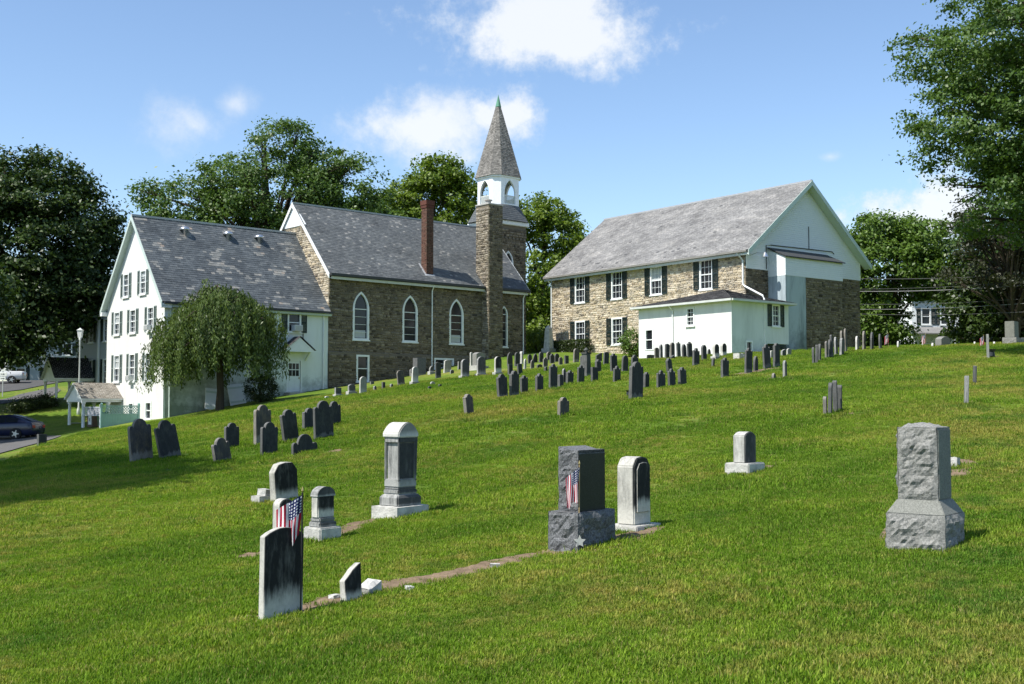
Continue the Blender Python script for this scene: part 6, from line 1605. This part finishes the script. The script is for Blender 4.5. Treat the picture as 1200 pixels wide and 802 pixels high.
# ------------------------------------------------------------------ vehicles
def car(name, label, x, y, rz, secs, glass, paint, wheels, wr, lamps, cat='car'):
    r_ = thing(name, label, cat, (x, y, Tz(x, y) + .04), rz)
    mb = MB(); k = 10; ring = []
    for (sx, zl, zb, zt, w, wt) in secs:
        ring.append([(sx, -w * .9, zl), (sx, -w, zl + .2), (sx, -w * .985, zb - .08), (sx, -w * .95, zb), (sx, -wt, zt), (sx, wt, zt), (sx, w * .95, zb), (sx, w * .985, zb - .08), (sx, w, zl + .2), (sx, w * .9, zl)])
    vs = [p for rg in ring for p in rg]; fs = [(i * k + j, i * k + (j + 1) % k, (i + 1) * k + (j + 1) % k, (i + 1) * k + j) for i in range(len(ring) - 1) for j in range(k)]
    fs += [tuple(range(k - 1, -1, -1)), tuple((len(ring) - 1) * k + j for j in range(k))]
    mb.add(vs, fs); body = part('body', mb, paint, r_, smooth=False); bevel_mesh(body.data, .035, 2)
    body.data.polygons.foreach_set('use_smooth', [True] * len(body.data.polygons))
    for (i0, f0, i1, f1) in glass:
        for s in (-1, 1):
            def P(i, f, v):
                a, b = Vector(ring[i][6]), Vector(ring[i][5]); a2, b2 = Vector(ring[i + 1][6]), Vector(ring[i + 1][5])
                p = a.lerp(b, v).lerp(a2.lerp(b2, v), f); return Vector((p.x, s * (p.y + .012), p.z))
            part('side_window', MB().add([P(i0, f0, .08), P(i1, f1, .08), P(i1, f1, .84), P(i0, f0, .84)], [(0, 1, 2, 3)]), 'glass_dark', r_)
    for wx_ in wheels:
        for s in (-1, 1):
            yy = s * secs[2][4] * .97
            t_ = part('wheel', MB().tube([(wx_, yy - .1, wr), (wx_, yy + .1, wr)], wr, 20), 'rubber', r_)
            rm = MB().tube([(wx_, yy - .105 * 1, wr), (wx_, yy + .105, wr)], wr * .34, 10)
            for q in range(5):
                an = q * 2 * math.pi / 5; c, s_ = math.cos(an), math.sin(an)
                rm.hexa([(wx_ + c * .05 - s_ * .03, yy - .104, wr + s_ * .05 + c * .03), (wx_ + c * .05 + s_ * .03, yy - .104, wr + s_ * .05 - c * .03), (wx_ + c * wr * .66 + s_ * .03, yy - .104, wr + s_ * wr * .66 - c * .03), (wx_ + c * wr * .66 - s_ * .03, yy - .104, wr + s_ * wr * .66 + c * .03)],
                        [(wx_ + c * .05 - s_ * .03, yy + .104, wr + s_ * .05 + c * .03), (wx_ + c * .05 + s_ * .03, yy + .104, wr + s_ * .05 - c * .03), (wx_ + c * wr * .66 + s_ * .03, yy + .104, wr + s_ * wr * .66 - c * .03), (wx_ + c * wr * .66 - s_ * .03, yy + .104, wr + s_ * wr * .66 + c * .03)])
            part('rim', rm, 'rim_alloy', t_)
    for (x0, x1, y0, y1, z0, z1) in lamps: part('tail_lamp', MB().box(x0, x1, y0, y1, z0, z1), 'lamp_red', r_, bevel=.01)
    return r_
SED = [(-2.3, .32, .55, .60, .70, .60), (-2.05, .22, .68, .74, .84, .72), (-1.2, .2, .82, .88, .88, .76), (-.75, .2, .88, .94, .89, .76), (-.05, .2, .92, 1.38, .89, .62), (.7, .2, .94, 1.42, .89, .63), (1.3, .2, .96, 1.30, .88, .62), (1.95, .22, .97, 1.04, .86, .72), (2.22, .26, .92, .98, .82, .70), (2.32, .36, .72, .76, .76, .66)]
car('parked_car', 'dark blue sedan parked on the driveway by the porch', -29.85, 66.9, R(-4), SED, [(3, .35, 4, 0.), (4, .06, 5, 0.), (5, .06, 6, .2)], 'car_paint', (-1.4, 1.38), .33, [(2.27, 2.335, -.74, -.45, .66, .82), (2.27, 2.335, .45, .74, .66, .82)])
PIK = [(-2.6, .45, .85, .95, .85, .80), (-2.4, .4, 1.0, 1.1, .95, .86), (-1.3, .38, 1.08, 1.16, .96, .86), (-.8, .38, 1.12, 1.7, .96, .76), (.5, .38, 1.12, 1.78, .96, .78), (.72, .38, 1.12, 1.2, .96, .9), (2.5, .4, 1.12, 1.2, .96, .9), (2.6, .5, 1.0, 1.1, .94, .88)]
x, y = P3(-4, 112)
car('pickup_truck', 'white pickup truck on the road beyond the lawn', x, y, R(12), PIK, [(3, .05, 4, 0.)], 'car_white', (-1.7, 1.6), .38, [(2.58, 2.63, -.9, -.7, .75, 1.05), (2.58, 2.63, .7, .9, .75, 1.05)], 'truck')
# route sign by the road
x, y = P3(3.5, 98); z0 = Tz(x, y); r_ = thing('route_sign', 'post with three white route signs at the roadside', 'road sign', (x, y, z0))
zz = lambda py: CZ + (475 - py) * 98 / FPX - z0
part('post', MB().box(-.04, .04, -.02, .02, -.3, zz(429)), 'metal_grey', r_)
for py0, py1, w in ((429, 435.5, .3), (436.5, 441, .36), (441.8, 446, .26)):
    s_ = part('board', MB().box(-w, w, -.05, -.022, zz(py1), zz(py0)), 'sign_white', r_, bevel=.01)
    zc_ = (zz(py0) + zz(py1)) / 2
    if py0 > 430: part('arrow', MB().prism([(-.18, 0, zc_ - .02), (.05, 0, zc_ - .02), (.05, 0, zc_ - .07), (.19, 0, zc_), (.05, 0, zc_ + .07), (.05, 0, zc_ + .02), (-.18, 0, zc_ + .02)], (0, -.056, 0), (0, -.051, 0)), 'sign_black', s_)

# ------------------------------------------------------------------ houses beyond
def far_house(label, x, y, rz, L, D, h, ridge, siding_m, ops, roofm='roof_deck', porch_roof=None, lift=0.):
    z0 = Tz(x, y) + lift; r_ = thing('house', label, 'house', (x, y, z0), rz)
    F_ = Face((0, 0, 0), (1, 0, 0), (0, -1, 0)); G_ = Face((0, 0, 0), (0, 1, 0), (-1, 0, 0))
    part('wall', wall(F_, 0, L, -3, h, ops), siding_m, r_)
    part('side_wall', wall(G_, 0, D, -1, lambda u: h + (ridge - h) * (1 - abs(u - D / 2) / (D / 2)), (), (D / 2,)), siding_m, r_)
    part('side_wall', MB().add([(L, 0, -1), (L, D, -1), (L, D, h), (L, D / 2, ridge), (L, 0, h)], [(0, 1, 2, 3, 4)]), siding_m, r_)
    for o in ops: window(r_, F_, o, .08, 2, 1, (.4, 'shutter_green'))
    rm = MB()
    for s in (0, 1):
        y0 = -.4 if s == 0 else D + .4
        a, b, c, d_ = (-.3, y0, h - .25), (L + .3, y0, h - .25), (L + .3, D / 2, ridge + .1), (-.3, D / 2, ridge + .1)
        rm.hexa([a, b, c, d_], [(p[0], p[1], p[2] + .15) for p in (a, b, c, d_)])
    part('roof', rm, roofm, r_)
    if porch_roof:
        z1, z2, dp = porch_roof
        part('porch_roof', MB().hexa([(-.4, -dp, z1), (L + .4, -dp, z1), (L + .4, -.02, z2), (-.4, -.02, z2)], [(-.4, -dp, z1 + .12), (L + .4, -dp, z1 + .12), (L + .4, -.02, z2 + .12), (-.4, -.02, z2 + .12)]), 'slate_weathered', r_)
        for k in range(4): part('porch_post', MB().box(k * L / 3 - .06, k * L / 3 + .06, -dp + .1, -dp + .22, -1, z1), 'white_trim', r_)
    return r_
x, y = P3(1070, 104)
far_house('white house with a grey porch roof seen under the trees on the crest', x, y, R(8), 4.6, 5, 6.4, 8.6, 'white_siding', [Op(1.35, 3.75, .9, 1.5), Op(3.2, 3.75, .9, 1.5)], porch_roof=(2.75, 3.4, 2.0), lift=1.5)
x, y = P3(8, 132)
far_house('grey house in deep shade across the road', x, y, R(14), 9, 7, 6.0, 9, 'grey_shade_siding', [Op(1.5, .8, 1.0, 1.5), Op(4.5, .8, 1.0, 1.5), Op(7.5, .8, 1.0, 1.5), Op(2.5, 3.8, 1.0, 1.4), Op(6.5, 3.8, 1.0, 1.4)])

# ------------------------------------------------------------------ power lines
def pole(label, px, Y, h):
    x, y = P3(px, Y); z0 = Tz(x, y); r_ = thing('utility_pole', label, 'utility pole', (x, y, z0))
    part('shaft', MB().tube([(0, 0, -.5), (0, 0, h)], [.17, .11], 10), 'pole_wood', r_); part('crossarm', MB().box(-1.1, 1.1, -.06, .06, h - .6, h - .45), 'pole_wood', r_)
pole('wooden utility pole standing behind the stone hall', 990, 88, 8); pole('wooden utility pole past the overhanging tree', 1330, 74, 9)
for k, (ya, yb, r, mt, lb) in enumerate(((326, 316, .018, 'cable', 'topmost thin wire over the crest'), (341, 328, .024, 'cable_pale', 'thick pale cable over the crest'), (338.5, 322, .012, 'cable', 'thin wire just above the thick pale cable'), (356, 344, .014, 'cable', 'thin wire just below the thick pale cable'), (362, 349, .016, 'cable_pale', 'second pale cable low over the crest'), (367, 362, .014, 'cable', 'lowest thin wire over the crest'))):
    a, b = Vector(at(990, ya + .5, 87.8)), Vector(at(1330, yb - 6, 74)); pts = [a.lerp(b, t / 16) - Z * (.35 * 4 * (t / 16) * (1 - t / 16)) for t in range(17)]
    o = part('power_line', MB().tube(pts, r, 6), mt, None); tag(o, lb, 'wire', 'power lines over the crest')

# ================================================================== grass
def tuft(seed, n=26, rad=.075, hgt=.04, broad=False):
    rng = random.Random(seed); mb = MB()
    for _ in range(n):
        a, q = rng.uniform(0, 6.283), rad * math.sqrt(rng.random()); x, y = q * math.cos(a), q * math.sin(a)
        h = hgt * rng.uniform(.45, 1.3); w = rng.uniform(.0019, .0042) if not broad else rng.uniform(.005, .009); b = rng.uniform(0, 6.283); ln = h * (rng.uniform(.1, .75) if not broad else rng.uniform(.6, 1.2))
        dx, dy = math.cos(b) * ln, math.sin(b) * ln; sx, sy = -math.sin(b) * w, math.cos(b) * w
        if rng.random() < .12: w *= 2.2
        m_ = (x + dx * .35, y + dy * .35, h * .62)
        mb.add([(x - sx, y - sy, -.01), (x + sx, y + sy, -.01), (m_[0] + sx * .8, m_[1] + sy * .8, m_[2]), (m_[0] - sx * .8, m_[1] - sy * .8, m_[2]), (x + dx, y + dy, h)], [(0, 1, 2, 3), (3, 2, 4)])
    return bpy.data.objects.new('grass_tuft', mb.mesh('grass_tuft', 'grass_blade'))

rng = np.random.default_rng(3)
pts = []; scl = []
soil = np.array(SOIL)
for o in bpy.data.objects:                # longer grass the mower missed round the nearer stones
    if o.parent is None and o.get('category') in ('headstone', 'monument') and 11 < o.location.y < 34:
        c_, s_ = math.cos(o.rotation_euler[2]), math.sin(o.rotation_euler[2])
        hw = .34 if o.get('category') == 'monument' else .26
        k = 46
        u_ = rng.uniform(-hw, hw, k); v_ = np.where(rng.random(k) < .6, -1, 1) * rng.uniform(.05, .13, k) - (.0 if hw < .3 else .22)
        xx = o.location.x + u_ * c_ - v_ * s_; yy = o.location.y + u_ * s_ + v_ * c_
        pts.append(np.c_[xx, yy, T(xx, yy)]); scl.append(rng.uniform(.9, 2.0, k) * (1 if o.location.y < 20 else 1.3))
for y0, y1, dens, s0, s1 in ((2.0, 5.2, 260, .8, 1.3), (5.2, 9.5, 420, .8, 1.3), (9.5, 15, 270, .85, 1.35), (15, 24, 120, 1.0, 1.6), (24, 38, 48, 1.3, 1.9), (38, 66, 18, 1.6, 2.3)):
    area = 2 * (.5 * .5 * (y1 * y1 - y0 * y0) + 5.5 * (y1 - y0)); n = int(area * dens)
    yy = rng.uniform(y0, y1, n * 2); yy = yy[rng.random(n * 2) < (.5 * yy + 5.5) / (.5 * y1 + 5.5)][:n]; n = len(yy); xx = (.5 * yy + 5.5) * rng.uniform(-1, 1, n)
    ok = np.ones(n, bool)
    for (sx, sy, sr) in soil: ok &= ((xx - sx) ** 2 + (yy - sy) ** 2 > (sr * rng.uniform(.6, 1.25, n)) ** 2)
    ok |= rng.random(n) < .05
    ok &= ~((xx < -16.5 - (yy - 39) * .31) & (yy > 34))       # driveway
    sp_ = rng.uniform(s0, s1, n) * (1 + .35 * np.sin(xx * 1.7 + 2 * np.sin(yy * .9)) * np.sin(yy * 1.3))
    pts.append(np.c_[xx, yy, T(xx, yy)][ok]); scl.append(sp_[ok])
pts = np.concatenate(pts); scl = np.concatenate(scl)
me = bpy.data.meshes.new('grass'); me.vertices.add(len(pts)); me.vertices.foreach_set('co', pts.astype(np.float32).ravel())
a_ = me.attributes.new('size', 'FLOAT', 'POINT'); a_.data.foreach_set('value', scl.astype(np.float32))
a_ = me.attributes.new('spin', 'FLOAT_VECTOR', 'POINT'); sv = np.zeros((len(pts), 3), np.float32); sv[:, 2] = rng.uniform(0, 6.283, len(pts)); a_.data.foreach_set('vector', sv.ravel())
me.update()
go = obj('grass', me, label='mown lawn grass growing all over the churchyard hill', cat='grass', kind='stuff')
ng = bpy.data.node_groups.new('grass_scatter', 'GeometryNodeTree')
ng.interface.new_socket('Geometry', in_out='INPUT', socket_type='NodeSocketGeometry'); ng.interface.new_socket('Geometry', in_out='OUTPUT', socket_type='NodeSocketGeometry')
gi, go_ = ng.nodes.new('NodeGroupInput'), ng.nodes.new('NodeGroupOutput')
iop = ng.nodes.new('GeometryNodeInstanceOnPoints'); jn = ng.nodes.new('GeometryNodeJoinGeometry')
for k in range(5):
    oi = ng.nodes.new('GeometryNodeObjectInfo'); oi.inputs['Object'].default_value = tuft(300 + k, 42 if k < 4 else 26, .085, .026 + .0045 * k if k < 4 else .020, k == 4); oi.inputs['As Instance'].default_value = True
    ng.links.new(oi.outputs['Geometry'], jn.inputs[0])
n1 = ng.nodes.new('GeometryNodeInputNamedAttribute'); n1.data_type = 'FLOAT'; n1.inputs[0].default_value = 'size'
n2 = ng.nodes.new('GeometryNodeInputNamedAttribute'); n2.data_type = 'FLOAT_VECTOR'; n2.inputs[0].default_value = 'spin'
iop.inputs['Pick Instance'].default_value = True
ng.links.new(gi.outputs[0], iop.inputs['Points']); ng.links.new(jn.outputs[0], iop.inputs['Instance'])
ng.links.new(n1.outputs['Attribute'], iop.inputs['Scale']); ng.links.new(n2.outputs['Attribute'], iop.inputs['Rotation'])
ng.links.new(iop.outputs[0], go_.inputs[0])
md = go.modifiers.new('scatter', 'NODES'); md.node_group = ng
print('tufts', len(pts), 'stones', len(STONES))
